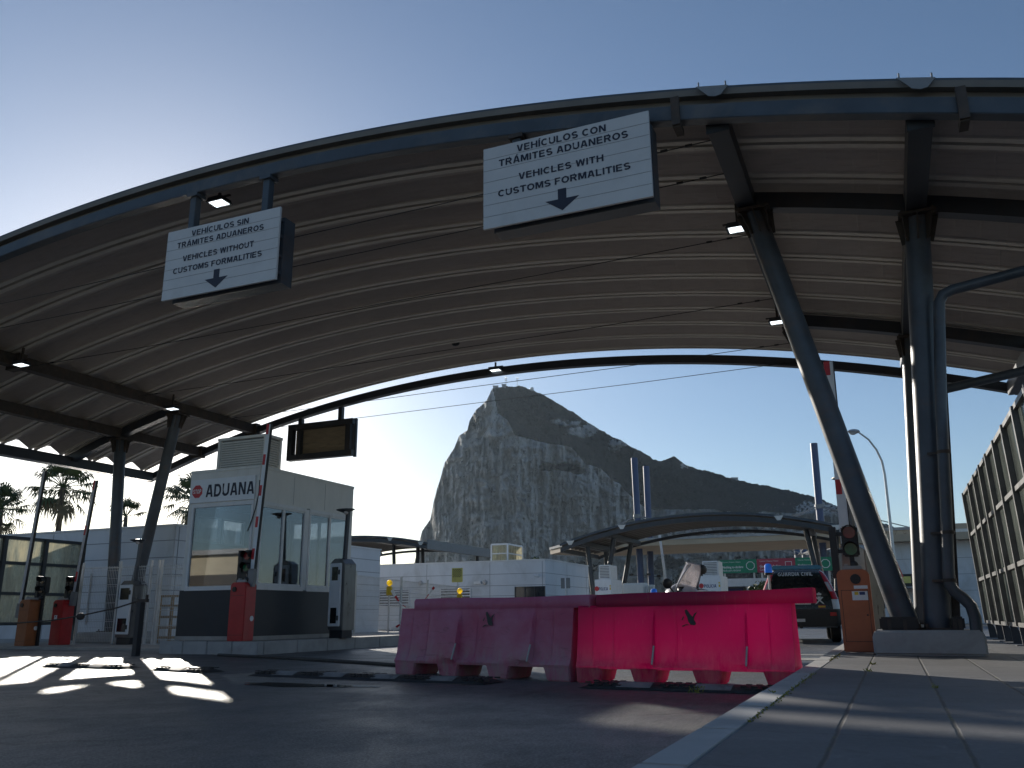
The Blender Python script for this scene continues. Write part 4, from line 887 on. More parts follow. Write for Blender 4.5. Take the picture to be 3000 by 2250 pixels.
# ---------------------------------------------------------------- welded mesh fences
def mesh_fence(label, p0, p1, H, posts, mat='galv', pitch=.055, bundles=None, group='welded mesh fences'):
    a, b = Wd(*p0), Wd(*p1); L = (b-a).length; ang = atan2((b-a).y, (b-a).x)
    p = thing('mesh_fence', label, 'mesh fence', tuple(a), group, ang, road=False)
    mb = MB(); x = 0
    while x < L: mb.cyl((x, 0, .06), (x, 0, H-.04), .004, n=4, caps=False); x += pitch
    for z in (bundles or [.15, .55, 1.0, 1.45, H-.08]):
        for dz in ((0, .06, .12) if z in (bundles or [])[:0] else (0,)): mb.cyl((0, -.012, z+dz), (L, -.012, z+dz), .01, n=4, caps=False)
    for z in np.arange(.2, H-.05, .2): mb.cyl((0, .01, z), (L, .01, z), .0045, n=4, caps=False)
    build('mesh_panel', mb, M[mat], p, smooth=0)
    for f_ in posts:
        mb = MB(); mb.cyl((f_*L, 0, 0), (f_*L, 0, H+.05), .04, n=12); mb.cyl((f_*L, 0, H+.05), (f_*L, 0, H+.07), .046, n=12); mb.box(f_*L-.09, f_*L+.09, -.09, .09, 0, .01); build('post', mb, M[mat], p)
    return p
f0 = at_Y(1038, 1812, 26); f1 = at_Y(1342, 1812, 37); mesh_fence('wire mesh fence crossing in front of the white customs building', (f0[0], f0[1], 0), (f1[0], f1[1], 0), 1.92, (0, .36, .62, 1))
f0 = at_Y(226, 1812, 22.6); f1 = at_Y(452, 1812, 21.7); mesh_fence('pale mesh gate behind the left leaning columns', (f0[0], f0[1], ZL), (f1[0], f1[1], ZL), 1.95, (0, .5, .9, 1))
f0 = at_Y(460, 1812, 21.6); f1 = at_Y(640, 1812, 20.9); mesh_fence('shiny mesh fence panel between the left columns and the booth', (f0[0], f0[1], ZL), (f1[0], f1[1], ZL), 1.95, (0, 1), bundles=[.12, .45, .8, .88, 1.3, 1.38, 1.62, 1.78, 1.86])
# ---------------------------------------------------------------- white customs buildings
M['wallwhite'] = worn('white wall panel', (.64, .655, .68), .6, 0, .09, .8, (.36, .35, .33), .55, .08, 30, (1, 1, .5))
def panel_building(name, label, loc, w, d, h, joints_z, joints_x, zbase=0, cat='building'):
    """front-left corner at loc; w across, d deep"""
    p = thing(name, label, cat, loc); build('wall', MB().box(0, w, 0, d, 0, h), M['wallwhite'], p, bevel=.02)
    mb = MB()
    for z in joints_z: mb.box(.02, w-.02, -.004, .01, z-.012, z+.012); mb.box(w-.01, w+.004, .02, d-.02, z-.012, z+.012)
    for x in joints_x: mb.box(x-.012, x+.012, -.006, .01, .05, h-.05)
    for y in np.arange(3.2, d, 3.2): mb.box(w-.01, w+.006, y-.012, y+.012, .05, h-.05)
    build('panel_joint', mb, M['signline'], p)
    build('roof_edge', MB().box(-.03, w+.03, -.03, d+.03, h, h+.05), M['whiteal'], p); return p
c0 = at_Y(1073, 1658, 48); c1 = at_t(1597, 1640, c0[1]); wB = c1[0]-c0[0]; hB = (c0[2]+c1[2])/2
pb = panel_building('customs_building', 'low white panelled customs building behind the mesh fence', (c0[0], c0[1], 0), wB, at_s(1724, 1667, c1[0])[1]-c0[1], hB, [hB*.81, hB*.64, hB*.49, hB*.22], [wB*.36, wB*.71, wB*.985])
def bx_px(x0, x1, y0, y1): a = at_t(x0, y1, c0[1]); b = at_t(x1, y0, c0[1]); return a[0]-c0[0], b[0]-c0[0], max(.1, a[2]), b[2]
def louvre_window(par, x0, x1, z0, z1, n=6):
    f_ = build('window', MB().box(x0, x1, -.012, .0, z0, z1), M['glass_dk'], par)
    mb = MB(); ph = (z1-z0)/n
    for k in range(n): z = z0+ph*(k+.5); mb.cbox(((x0+x1)/2, -.045, z), (x1-x0, .012, ph*.4), Matrix.Rotation(radians(-25), 4, 'X'))
    mb.box(x0-.04, x0, -.07, 0, z0, z1); mb.box(x1, x1+.04, -.07, 0, z0, z1); mb.box(x0-.06, x1+.06, -.09, -.0, z0-.06, z0-.003); build('louvre', mb, M['whiteal'], f_)
louvre_window(pb, *bx_px(1112, 1199, 1728, 1775)); louvre_window(pb, *bx_px(1292, 1378, 1724, 1776))
x0, x1, z0, z1 = bx_px(1511, 1596, 1717, 1850); do = build('doorway', MB().box(x0, x1, -.012, .006, z0, z1), M['glass_dk'], pb); mb = MB()
for k in range(4): mb.box(x0+(x1-x0)*k/3-.03, x0+(x1-x0)*k/3+.03, -.035, -.013, z0, z1)
build('door_frame', mb, M['darkclad'], do)
for qx, qy in ((1232, 1708), (1420, 1706)):
    a = at_t(qx, qy, c0[1]-.05); mb = MB(); mb.sphere((a[0]-c0[0], -.06, a[2]), .13, 12, (1, .6, 1)); lm = build('bulkhead_lamp', mb, M['clearlamp'], pb)
a = at_t(1400, 1707, c0[1]); mb = MB(); mb.box(a[0]-c0[0]-.2, a[0]-c0[0]+.2, -.08, 0, a[2]-.06, a[2]+.06); build('emergency_light', mb, M['whiteal'], pb)
a = at_t(1577, 1687, c0[1]); mb = MB(); mb.cyl((a[0]-c0[0]-.12, -.2, a[2]), (a[0]-c0[0]+.14, -.26, a[2]-.04), .05, n=10); mb.bar((a[0]-c0[0], 0, a[2]+.08), (a[0]-c0[0], -.22, a[2]+.02), .03, .03); build('security_camera', mb, M['whiteal'], pb)
a0 = at_t(1440, 1645, c0[1]+3); a1 = at_t(1487, 1593, c0[1]+3); a2 = at_s(1530, 1600, a1[0])
cg = thing('rooftop_cage', 'pale mesh plant cage on the white customs building roof', 'plant cage', (a0[0], c0[1]+3, hB+.05)); w = a1[0]-a0[0]; h = a1[2]-hB-.05; d = min(3.2, a2[1]-c0[1]-3)
mb = MB()
for x in (0, w):
    for y in (0, d): mb.box(x-.04, x+.04, y-.04, y+.04, 0, h)
for z in (0, h*.5, h-.06): mb.box(0, w, -.03, .03, z, z+.06); mb.box(w-.03, w+.03, 0, d, z, z+.06); mb.box(-.03, .03, 0, d, z, z+.06)
mb.box(0, w, 0, d, h-.0, h+.04); build('frame', mb, M['whiteal'], cg)
mb = MB(); mb.box(.05, w-.05, .0, .012, .05, h-.05); mb.box(w-.012, w, .05, d-.05, .05, h-.05); mb.box(0, .012, .05, d-.05, .05, h-.05); build('mesh_screen', mb, M['glass_bus'], cg)
l1 = at_Y(516, 1539, 26.9); l0 = at_t(9, 1572, l1[1]); hL = l1[2]
pl = panel_building('customs_building', 'long white panelled building at the far left below the palms', (l0[0]-6, l1[1], 0), l1[0]-l0[0]+6, 12, hL, [hL*.87, hL*.72, hL*.57, hL*.43, hL*.28], [8.5, 11.2, 14.0, 16.8])
mx = lambda x: at_t(x, 1750, l1[1])[0]-(l0[0]-6)
for xa, xb, ya_, yb_, g in ((253, 270, 1680, 1830, 1), (395, 425, 1690, 1840, 0)):
    a = at_t(xa, yb_, l1[1]); b = at_t(xb, ya_, l1[1]); x0, x1, z0, z1 = a[0]-l0[0]+6, b[0]-l0[0]+6, max(.1, a[2]), b[2]
    f_ = build('barred_door', MB().box(x0, x1, -.012, 0, z0, z1), M['glass_dk'], pl); mb = MB()
    for k in range(6): x = x0+(x1-x0)*k/5; mb.box(x-.012, x+.012, -.05, -.02, z0, z1)
    for k in range(7): z = z0+(z1-z0)*k/6; mb.box(x0, x1, -.055, -.05, z-.012, z+.012)
    build('bars', mb, M['whiteal'], f_)
# timber frames and a striped board stacked behind the left mesh fence
q0 = at_Y(542, 1872, 22.6); q1 = at_Y(484, 1770, 22.6)
tf = thing('timber_frame', 'raw timber shelving frame leaning behind the shiny mesh fence', 'timber frame', (at_Y(466, 1800, 23.4)[0], at_Y(466, 1800, 23.4)[1], ZL)); mb = MB()
for x in (0, .42, .84): mb.box(x-.04, x+.04, -.03, .03, 0, 1.2)
for z in (.1, .35, .62, .9, 1.15): mb.box(-.06, .9, -.045, -.03, z, z+.06)
build('rails', mb, M['wood'], tf, bevel=.005)
q = at_Y(372, 1800, 23.8); sb = thing('striped_board', 'red and white striped board seen between the left columns', 'barrier board', (q[0]-.15, q[1], ZL)); mb = MB(); mb.box(0, .5, -.02, .02, .25, 1.0); mb.box(.05, .1, -.015, .015, 0, .25); mb.box(.4, .45, -.015, .015, 0, .25); bd = build('board', mb, M['white'], sb)
mb = MB()
for k in range(3): z = .28+k*.26; mb.prism([(.0, z), (.5, z+.06), (.5, z+.18), (.0, z+.12)], -.024, -.0205)
build('red_stripe', mb, M['redmark'], bd)

# ---------------------------------------------------------------- warning lamps, tapes, back of signs
def post_lamp(px, py, pyb, Y, label):
    q = at_Y(px, 1812, Y); zt_ = at_Y(px, py, Y)[2]; p = thing('warning_lamp', label, 'warning lamp', (q[0], q[1], 0), 'amber road lamps')
    mb = MB(); mb.cyl((0, 0, 0), (0, 0, zt_-.3), .025, n=8); build('post', mb, M['galv'], p)
    mb = MB(); mb.box(-.075, .075, -.06, .06, zt_-.3, zt_-.04); build('battery_case', mb, M['yellow'], p, bevel=.02)
    mb = MB(); mb.lathe([(.01, -.05), (.075, -.045), (.09, 0), (.075, .035), (.01, .04)], (0, 0, zt_+.05), 16, Matrix.Rotation(pi/2, 4, 'X')); build('lens', mb, M['amber'], p)
post_lamp(1138, 1713, 1776, 25.5, 'amber warning lamp on the left end of the mesh fence'); post_lamp(1346, 1736, 1760, 27, 'amber warning lamp just above the pink barrier rail')
def tape(label, a, b, Y, w=.09):
    p0 = Wd(*at_Y(*a, Y)); p1 = Wd(*at_Y(*b, Y)); L = (p1-p0).length; p = thing('barrier_tape', label, 'tape', tuple(p0), 'red and white tapes', road=False)
    dd = (p1-p0)/L; nrm = Vector((-dd.z, 0, dd.x)); n_ = max(6, int(L/.07)); wm, rm = MB(), MB()
    def pt(k, s): x = L*k/n_; return dd*x + Vector((0, 0, -.12*sin(pi*k/n_))) + nrm*s*w/2*(.6+.4*cos(k*.5)) + Vector((0, .02*s*sin(k*.5), 0))
    for k in range(n_):
        mb = rm if (k//2) % 2 else wm; q = [pt(k, -1), pt(k+1, -1), pt(k+1, 1), pt(k, 1)]; mb.add(q+[v+Vector((0, .004, 0)) for v in q], [(0, 1, 2, 3), (7, 6, 5, 4)])
    r = build('white_length', wm, M['white'], p, smooth=0); build('red_stripe', rm, M['redmark'], r, smooth=0)
tape('red and white tape sloping down from the left amber lamp', (1148, 1728), (1200, 1782), 25.2); tape('red and white tape crossing the mesh fence up to the right', (1150, 1845), (1272, 1720), 25.1)
def sign_post(name, label, px0, px1, py0, py1, Y, mat, t=.03, cat='sign'):
    a = at_Y(px0, py1, Y); b = at_Y(px1, py0, Y); q = at_Y((px0+px1)/2, 1812, Y); p = thing(name, label, cat, (q[0], q[1], 0))
    w = (px1-px0)*Y/2591; z0, z1 = a[2], b[2]; mb = MB(); mb.cyl((0, .03, 0), (0, .03, z0+.1), .03, n=8); build('post', mb, M['galv'], p)
    return p, w, z0, z1, build('panel', MB().box(-w/2, w/2, -t, 0, z0, z1), M[mat], p, bevel=.01)
p, w, z0, z1, o = sign_post('perforated_sign', 'yellow panel with dark honeycomb holes on a thin post before the customs building', 1321, 1357, 1664, 1706, 34, 'yellowpale'); mb = MB()
for r in range(7):
    for c in range(4): x = -w/2+w*(.14+.2*c+(.1 if r % 2 else 0)); z = z1-(z1-z0)*(.1+.085*r); mb.prism([(x-.03, z), (x, z+.022), (x+.03, z), (x, z-.022)], -.036, -.031)
build('holes', mb, M['black'], o)
p, w, z0, z1, o = sign_post('twin_notice_board', 'two grey notice boards on one post at the customs building corner', 1645, 1674, 1693, 1724, 44, 'greybox'); build('gap', MB().box(-.03, .03, -.036, -.031, z0, z1), M['white'], o)
p, w, z0, z1, o = sign_post('perforated_sign', 'yellow slotted sign beside the street lamp pole at the right', 2600, 2622, 1600, 1645, 38, 'yellowpale'); mb = MB()
for r in range(7): z = z1-(z1-z0)*(.1+.1*r); mb.box(-w*.38, w*.38, -.036, -.031, z-.02, z+.012)
build('slots', mb, M['black'], o)
q = at_Y(2645, 1812, 36); p = thing('warning_sign', 'red bordered triangular warning sign seen at an angle by the right column', 'sign', (q[0], q[1], 0)); zc = at_Y(2638, 1668, 36)[2]
mb = MB(); mb.cyl((0, .04, 0), (0, .04, zc+.2), .03, n=8); build('post', mb, M['galv'], p); mb = MB(); R_ = Matrix.Rotation(1.0, 4, 'Z'); mb.prism([(-.42, zc-.3), (.42, zc-.3), (0, zc+.42)], -.01, .01, R_); pl_ = build('plate', mb, M['redmark'], p); mb = MB(); mb.prism([(-.27, zc-.21), (.27, zc-.21), (0, zc+.25)], -.016, -.0105, R_); build('face', mb, M['signwhite'], pl_)

# ---------------------------------------------------------------- smaller vaulted canopies in the distance
def vault(label, loc, half_l, half_r, z0, R, depth, cols, pitch=.9, end_board=False):
    p = thing('distant_canopy', label, 'canopy', loc); f_ = lambda x: z0-R+sqrt(R*R-x*x)
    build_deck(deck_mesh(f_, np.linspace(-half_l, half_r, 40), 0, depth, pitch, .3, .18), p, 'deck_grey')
    mb = MB(); arch_bar(mb, f_, -half_l-.1, half_r+.1, -.08, .06, .16, .26, 40); build('edge_flashing', mb, M['fascia'], p)
    mb = MB(); arch_bar(mb, f_, -half_l, half_r, -.05, .18, .3, -.02, 40); build('front_beam', mb, M['steel_dk'], p)
    mb = MB(); arch_bar(mb, f_, -half_l, half_r, depth+.25, .2, .22, -.16, 40); build('rear_beam', mb, M['steel_dk'], p)
    for x0, x1, y in cols:
        mb = MB(); mb.cyl((x0, y, 0), (x1, y, f_(x1)-.3), .17, n=12); build('column', mb, M['steel_dk'], p)
        build('purlin', MB().box(x1-.15, x1+.15, .08, depth-.05, f_(x1)-.34, f_(x1)-.03), M['steel_dk'], p)
    for x in (-half_l, half_r): mb = MB(); build('eaves_gutter', mb.box(x-.1, x+.1, .0, depth, f_(x)-.36, f_(x)-.06), M['steel_dk'], p)
    for x in (-half_l*.93, -half_l*.55, half_r*.55, half_r*.93): build('hanger_plate', MB().prism([(x-.3, f_(x)+.2), (x+.3, f_(x)+.2), (x+.1, f_(x)-.1), (x-.1, f_(x)-.1)], -.16, -.12), M['galv'], p)
    if end_board: mb = MB(); x = half_r; mb.box(x, x+.12, -.1, depth, f_(x)-.32, f_(x)+.5); build('end_board', mb, M['greybox'], p)
    return p
# right-hand one: crown in front of the mountain slope
TC = 57.5; sc = -11.1
xx = lambda x, y=1838, t=0: at_t(x, y, TC+t)[0]-sc
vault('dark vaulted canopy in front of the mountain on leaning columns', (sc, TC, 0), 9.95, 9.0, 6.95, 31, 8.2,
      [(xx(1750, 1838, 1.5), xx(1721, 1600, 1.5), 1.5), (xx(1759, 1838, 1.5), xx(1799, 1580, 1.5), 1.5), (xx(1790, 1836, 6.6), xx(1775, 1625, 6.6), 6.6), (xx(1809, 1836, 6.6), xx(1849, 1600, 6.6), 6.6),
       (xx(2431, 1838, 1.5), xx(2361, 1555, 1.5), 1.5), (xx(2457, 1838, 1.5), xx(2448, 1560, 1.5), 1.5), (xx(2440, 1836, 6.6), xx(2385, 1600, 6.6), 6.6)])
TC2 = at_Y(1130, 1575, 78)[1]; cr2 = at_t(1060, 1570, TC2); ee = at_t(1252, 1582, TC2); sc2 = cr2[0]-1.5; hr2 = ee[0]-sc2; R3 = (hr2*hr2+.81)/(1.8)
x3 = lambda x, y, t=0: at_t(x, y, TC2+t)[0]-sc2
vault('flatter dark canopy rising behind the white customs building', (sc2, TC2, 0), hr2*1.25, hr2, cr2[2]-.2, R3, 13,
      [(x3(1046, 1660, 9), x3(1056, 1630, 9), 9), (x3(1163, 1660, 3), x3(1153, 1605, 3), 3), (x3(1220, 1655, 4), x3(1224, 1610, 4), 4), (x3(1244, 1655, 8), x3(1238, 1612, 8), 8), (hr2-.4, hr2-.4, 11)], end_board=True)
# ---------------------------------------------------------------- long flat roof hung from masts
TS = at_Y(1850, 1600, 92)[1]
sA = at_t(1612, 1619, TS); sB = at_t(2690, 1560, TS); zt_ = at_t(2300, 1568, TS)[2]; zb_ = at_t(2300, 1592, TS-9)[2]
fr = thing('suspended_roof', 'long thin sandy soffited flat roof hung from tall blue masts', 'flat roof', ((sA[0]+sB[0])/2, TS, 0)); x0, x1 = sA[0]-(sA[0]+sB[0])/2, sB[0]-(sA[0]+sB[0])/2
mb = MB(); pts = [(x0, 0), (x0+5, -6.5), (x1, -6.5), (x1, 6), (x0+3, 6)]; zz1 = sA[2]-.2
mb.add([(x, y, zz1) for x, y in pts]+[(x, y, zz1+.5) for x, y in pts], [(4, 3, 2, 1, 0), (5, 6, 7, 8, 9)]+[(i, (i+1) % 5, 5+(i+1) % 5, 5+i) for i in range(5)]); build('roof_slab', mb, M['slab'], fr)
mb = MB(); pts = [(x0-.1, 0), (x0+4.95, -6.6), (x1, -6.6), (x1, 6.1), (x0+3, 6.1)]
mb.add([(x, y, zz1+.502) for x, y in pts]+[(x, y, zz1+.75) for x, y in pts], [(4, 3, 2, 1, 0), (5, 6, 7, 8, 9)]+[(i, (i+1) % 5, 5+(i+1) % 5, 5+i) for i in range(5)]); build('roof_edge', mb, M['conc_lt'], fr)
RS = (sA[0]+sB[0])/2
for (xt, yt, xb_, yb_, dt) in ((1858, 1342, 1880, 1740, -3), (1893, 1366, 1910, 1740, 1), (2384, 1299, 2418, 1690, -2), (2330, 1590, 2340, 1640, 22), (2348, 1590, 2362, 1640, 25)):
    a = at_t(xb_, yb_, TS+dt); b = at_t(xt, yt, TS+dt); k = (0-a[2])/(b[2]-a[2]); ba = (a[0]+(b[0]-a[0])*k-RS, dt, 0); tp = (b[0]-RS, dt, b[2]); mb = MB(); mb.cyl(ba, tp, .34, n=18); ms = build('mast', mb, M['mast'], fr)
    mb = MB(); ba = Vector(ba); tp = Vector(tp); c = ba.lerp(tp, .62 if dt < 20 else .8); mb.cyl(c, c+Vector((0, 0, .4)), .42, n=12)
    for dx, dy in ((-7, 0), (7, 0), (-4, -6), (4, -6), (9, 2)): mb.cyl(c+Vector((0, 0, .3)), (ba.x+dx, dy, zz1+1.1), .05, n=5)
    build('stay_cable', mb, M['greybox'], ms)
    if dt < 20:
        mb = MB(); z = 4.6; c = ba.lerp(tp, z/tp.z)
        for dx in (-.9, .9): mb.cbox(c+Vector((dx, -.3, 0)), (.35, .3, .22)); mb.bar(c, c+Vector((dx, -.3, -.1)), .06, .06)
        build('mast_floodlight', mb, M['rusty'], ms)
# ---------------------------------------------------------------- police booths, lane signs and other things under that roof
def police_booth(label, px0, px1, px2, pyt, pyr, Y):
    q = at_Y(px0, 1812, Y); t = q[1]; a = at_t(px0, pyr, t); b = at_t(px1, pyr, t); w = b[0]-a[0]; h = a[2]; d = 2.6; p = thing('police_booth', label, 'booth', (a[0], t, 0), 'police booths under the far canopy')
    build('wall', MB().box(0, w, 0, d, 0, h), M['white'], p, bevel=.02)
    build('window', MB().box(.12, w-.12, -.012, 0, 1.0, h*.63), M['glass_dk'], p); build('side_window', MB().box(w, w+.012, .2, d-.2, 1.0, h*.6), M['glass_dk'], p)
    mb = MB(); letters(mb, 'POLICIA', w*.52, -.008, h*.76, .2, w*.55); build('lettering', mb, M['blue'], p)
    mb = MB(); mb.cyl((w*.12, -.012, h*.8), (w*.12, -.002, h*.8), .16, n=8); build('stop_octagon', mb, M['redmark'], p)
    mb = MB(); mb.box(w*.9, w*.97, -.012, -.002, h*.77, h*.82); mb.box(w*.9, w*.97, -.012, -.002, h*.84, h*.87); build('flag', mb, M['yellow'], p)
    u = thing('rooftop_unit', label.replace('booth', 'booth roof housing, pale louvred'), 'vent housing', (a[0]+w*.18, t+.3, h), 'roof housings of the police booths'); build('casing', MB().box(0, w*.72, 0, 1.6, 0, .95), M['whiteal'], u, bevel=.03)
    mb = MB()
    for k in range(8): mb.box(.08, w*.72-.08, -.02, 0, .1+k*.1, .15+k*.1)
    build('louvres', mb, M['greybox'], u)
police_booth('white POLICIA booth left, between the leaning legs of the small canopy', 1742, 1790, 1820, 1672, 1698, 58)
police_booth('white POLICIA booth right of the motorcycle screen, below the customs signs', 2045, 2110, 2130, 1655, 1688, 56)
g0 = at_Y(2110, 1680, 84); TG = g0[1]; xs_ = [at_t(x, 1670, TG)[0] for x in (2110, 2219, 2332, 2440)]; xs_.append(xs_[-1]+(xs_[2]-xs_[1])); zb, ztp = at_t(2115, 1680, TG)[2], at_t(2115, 1641, TG)[2]
for k, (mt, txt, lab) in enumerate((('green_sign', 'Nothing to declare', 'green Nothing to declare customs sign, left of the row'), ('red_sign', 'Goods to declare', 'maroon Goods to declare customs sign between two green ones'), ('green_sign', 'Nothing to declare', 'green Nothing to declare customs sign half hidden behind the police car'))):
    w = xs_[k+1]-xs_[k]-.03; h = ztp-zb; p = thing('customs_sign', lab, 'sign', (xs_[k], TG, zb), 'lane signs of the far customs gate'); b_ = build('board', MB().box(0, w, 0, .15, 0, h), M[mt], p, bevel=.02); mb = MB()
    text_on(mb, 'Customs | Douane | Aduana', w*.07, -.012, h*.78, .13, w*.5, .0, 'LEFT'); build('lettering', mb, M['signwhite'], b_); mb = MB(); text_on(mb, txt, w*.07, -.012, h*.36, .24, w*.56, .0, 'LEFT'); text_on(mb, txt, w*.07+.02, -.0125, h*.36+.008, .24, w*.56, .0, 'LEFT'); build('lettering', mb, M['signwhite'], b_); mb = MB()
    text_on(mb, 'Nada para declarar' if k != 1 else 'Cosas para declarar', w*.07, -.012, h*.13, .22, w*.5, .0, 'LEFT'); build('lettering', mb, M['signwhite'], b_)
    mb = MB(); n_ = 8 if k != 1 else 4; a_ = pi/8 if n_ == 8 else pi/4; cx, cz, r = w*.83, h*.52, h*.34; ro = []
    for i in range(n_): ro.append([(cx+q*cos(a_+2*pi*i/n_), -.012, cz+q*sin(a_+2*pi*i/n_)) for q in (r, r*.84)])
    vs = [v for rr_ in ro for v in rr_]; mb.add(vs, [(2*i, 2*i+1, (2*i+3) % (2*n_), (2*i+2) % (2*n_)) for i in range(n_)]); build('symbol', mb, M['signwhite'], b_)
    mb = MB()
    for f_ in (.1, .9): mb.bar((w*f_, .3, -zb), (w*f_, .3, h), .16, .16)
    build('leg', mb, M['galv'], p)
q = at_Y(2230, 1700, 74); sh = thing('lane_shelter', 'pale flat shelter roof with blue panel below the customs signs', 'shelter', (q[0]-3, q[1], 0)); z_ = at_Y(2200, 1717, 74)[2]
build('roof', MB().box(-2.2, 5.8, 0, 4, z_, z_+.66), M['whiteal'], sh); build('wall', MB().box(-1.6, 5, 2.4, 2.6, 0, z_), M['greybox'], sh); build('blue_panel', MB().box(-1.4, 1.2, 1.9, 2.35, 0, z_-.1), M['blue'], sh); mb = MB()
for x in (-2, 1.8, 5.6): mb.box(x-.08, x+.08, .2, .36, 0, z_)
build('leg', mb, M['whiteal'], sh)
q = at_Y(1860, 1812, 50); p = thing('lane_kiosk', 'small beige kiosk with dark window bars behind the left barrier joint', 'kiosk', (q[0]-.7, q[1], 0)); z_ = at_Y(1860, 1708, 50)[2]
build('body', MB().box(0, 1.4, 0, 1, 0, z_), M['cream'], p, bevel=.08, seg=3); mb = MB()
for k in range(6): mb.box(.15+k*.2, .2+k*.2, -.03, 0, .8, z_*.72)
build('bars', mb, M['black'], p)
for x, lab in ((1895, 'left pale ribbed cabinet below the masts'), (1912, 'right pale ribbed cabinet below the masts')):
    q = at_Y(x, 1812, 46); p = thing('ribbed_cabinet', lab, 'cabinet', (q[0]-.12, q[1], 0)); z_ = at_Y(x, 1713, 46)[2]; build('body', MB().box(0, .26, 0, .3, 0, z_), M['cream'], p, bevel=.02); mb = MB()
    for k in range(3): mb.box(.04+k*.08, .06+k*.08, -.012, 0, .1, z_-.1)
    build('rib', mb, M['greybox'], p)
# right side buildings
r0 = at_Y(2600, 1590, 56); r1 = at_t(2880, 1590, r0[1]); zr = at_Y(2600, 1594, 56)[2]
pr = panel_building('white_building', 'white panelled building behind the right columns', (r0[0]-2.5, r0[1], 0), r1[0]-r0[0]+8, 12, zr, [zr*.8, zr*.6, zr*.4, zr*.2], [4, 8, 12])
build('fascia_band', MB().box(-.6, r1[0]-r0[0]+8.6, -1.2, 1, zr+.06, zr+.5), M['slab'], pr)
q = at_Y(2668, 1700, 50); cp = thing('wall_canopy', 'dark awning with small sign on the white building at the right', 'awning', (q[0]-.8, r0[1]-2, 0)); z_ = at_Y(2668, 1712, 50)[2]
build('awning', MB().box(-.6, 3.2, 0, 2, z_-.1, z_), M['greybox'], cp); build('sign_box', MB().box(.3, 2.6, .1, .3, z_+.01, z_+.75), M['black'], cp); build('sign_patch', MB().box(.45, .9, .08, .1, z_+.2, z_+.6), M['yellowpale'], cp); mb = MB()
for x in (-.5, 3.1): mb.box(x-.05, x+.05, .1, .2, 0, z_-.1)
build('leg', mb, M['greybox'], cp)
q = at_Y(2790, 1600, 120); tw = thing('apartment_tower', 'sandy apartment block far behind the downpipe', 'building', (q[0], q[1], 0)); z_ = at_Y(2815, 1534, 120)[2]
build('wall', MB().box(0, 7, 0, 9, 0, z_), M['slab'], tw); mb = MB()
for k in range(9): mb.box(-.02, 7.02, -.06, 0, z_*(.1+k*.1), z_*(.1+k*.1)+.5)
build('balcony_band', mb, M['cream'], tw)
# ---------------------------------------------------------------- street lamps and poles
Yl = 45; pts = [(2497, 1263), (2515, 1266), (2545, 1288), (2568, 1318), (2584, 1352), (2592, 1390), (2600, 1460), (2611, 1560), (2621, 1650), (2634, 1790)]
P = [Wd(*at_Y(x, y, Yl)) for x, y in pts]; b = Vector((P[-1].x, P[-1].y, 0)); p = thing('street_lamp', 'tall curved street lamp between the right leaning and upright columns', 'street lamp', tuple(b), road=False)
mb = MB(); L_ = [q-b for q in P]; L_.append(Vector((.1, 0, 0))); sm = []
mb.tube(L_[1:], [.045, .05, .055, .06, .065, .07, .08, .09, .1, .11], 10); build('pole', mb, M['galv'], p); mb = MB(); mb.sphere(L_[0]+Vector((.08, 0, -.02)), .26, 12, (1.3, .6, .5)); hd = build('lamp_head', mb, M['galv'], p); mb = MB(); mb.sphere(L_[0]+Vector((.02, 0, -.11)), .17, 10, (1.2, .7, .6)); build('lens', mb, M['clearlamp'], hd)
a = at_Y(1936, 1618, 70); q = Wd(a[0], a[1], 0); p = thing('slim_pole', 'slim pale pole left of the motorcycle screen', 'pole', tuple(q), road=False); z_ = at_Y(1936, 1560, 70)[2]; mb = MB(); mb.cyl((.55, 0, 0), (-.05, 0, z_), .13, .1, n=10); build('shaft', mb, M['whiteal'], p); build('base', MB().cyl((.55, 0, 0), (.55, 0, .3), .25, n=12), M['conc'], p)
# ---------------------------------------------------------------- police car, seen from behind
car = thing('police_car', 'white and dark green GUARDIA CIVIL off-road car seen from behind', 'car', (-2.04, 21.75, 0), rz=.1)
LV = [(.34, .80, .10, 4.35), (.42, .88, .02, 4.46), (.60, .90, .0, 4.5), (.82, .90, .02, 4.5), (.97, .885, .05, 4.42), (1.03, .87, .07, 3.45), (1.10, .85, .09, 3.3), (1.30, .77, .17, 2.95), (1.50, .685, .28, 2.55), (1.62, .62, .36, 2.3), (1.68, .55, .5, 2.15), (1.695, .45, .8, 1.95)]
def cw(z): return [float(np.interp(z, [l[0] for l in LV], [l[i] for l in LV])) for i in (1, 2, 3)]
def rrect(w, y0, y1, r, n=5):
    P = []
    for cx, cy, a0 in ((w-r, y0+r, -pi/2), (w-r, y1-r, 0), (-w+r, y1-r, pi/2), (-w+r, y0+r, pi)):
        P += [(cx+r*cos(a0+k*pi/2/n), cy+r*sin(a0+k*pi/2/n)) for k in range(n+1)]
    return P
mb = MB(); rows = [[(x, y, z) for x, y in rrect(w, a, b, .16)] for z, w, a, b in LV]; mb.grid(rows, True); n_ = len(rows[0]); k = len(mb.v); mb.f.append(tuple(range(k-n_, k))); mb.f.append(tuple(range(n_))[::-1])
build('body', mb, M['car_wht'], car, smooth=40)
def rear(x, z):      # y of the body's rear surface at height z, out to the rounded corner
    w, a, b = cw(z); e = abs(x)-(w-.16); return a if e <= 0 else a+.16-sqrt(max(0, .16**2-min(e, .16)**2))
def shell(z0, z1, f0, f1, out, n=8, nx=25):      # sheet following the rear of the body
    rows = []
    for z in np.linspace(z0, z1, n):
        w, a, b = cw(z); rows.append([(w*u, rear(w*u, z)-out, z) for u in np.linspace(f0, f1, nx)])
    return MB().grid(rows)
tg = build('tailgate', shell(.98, 1.675, -.93, .93, .014, 18, 31), M['car_grn'], car, smooth=40)
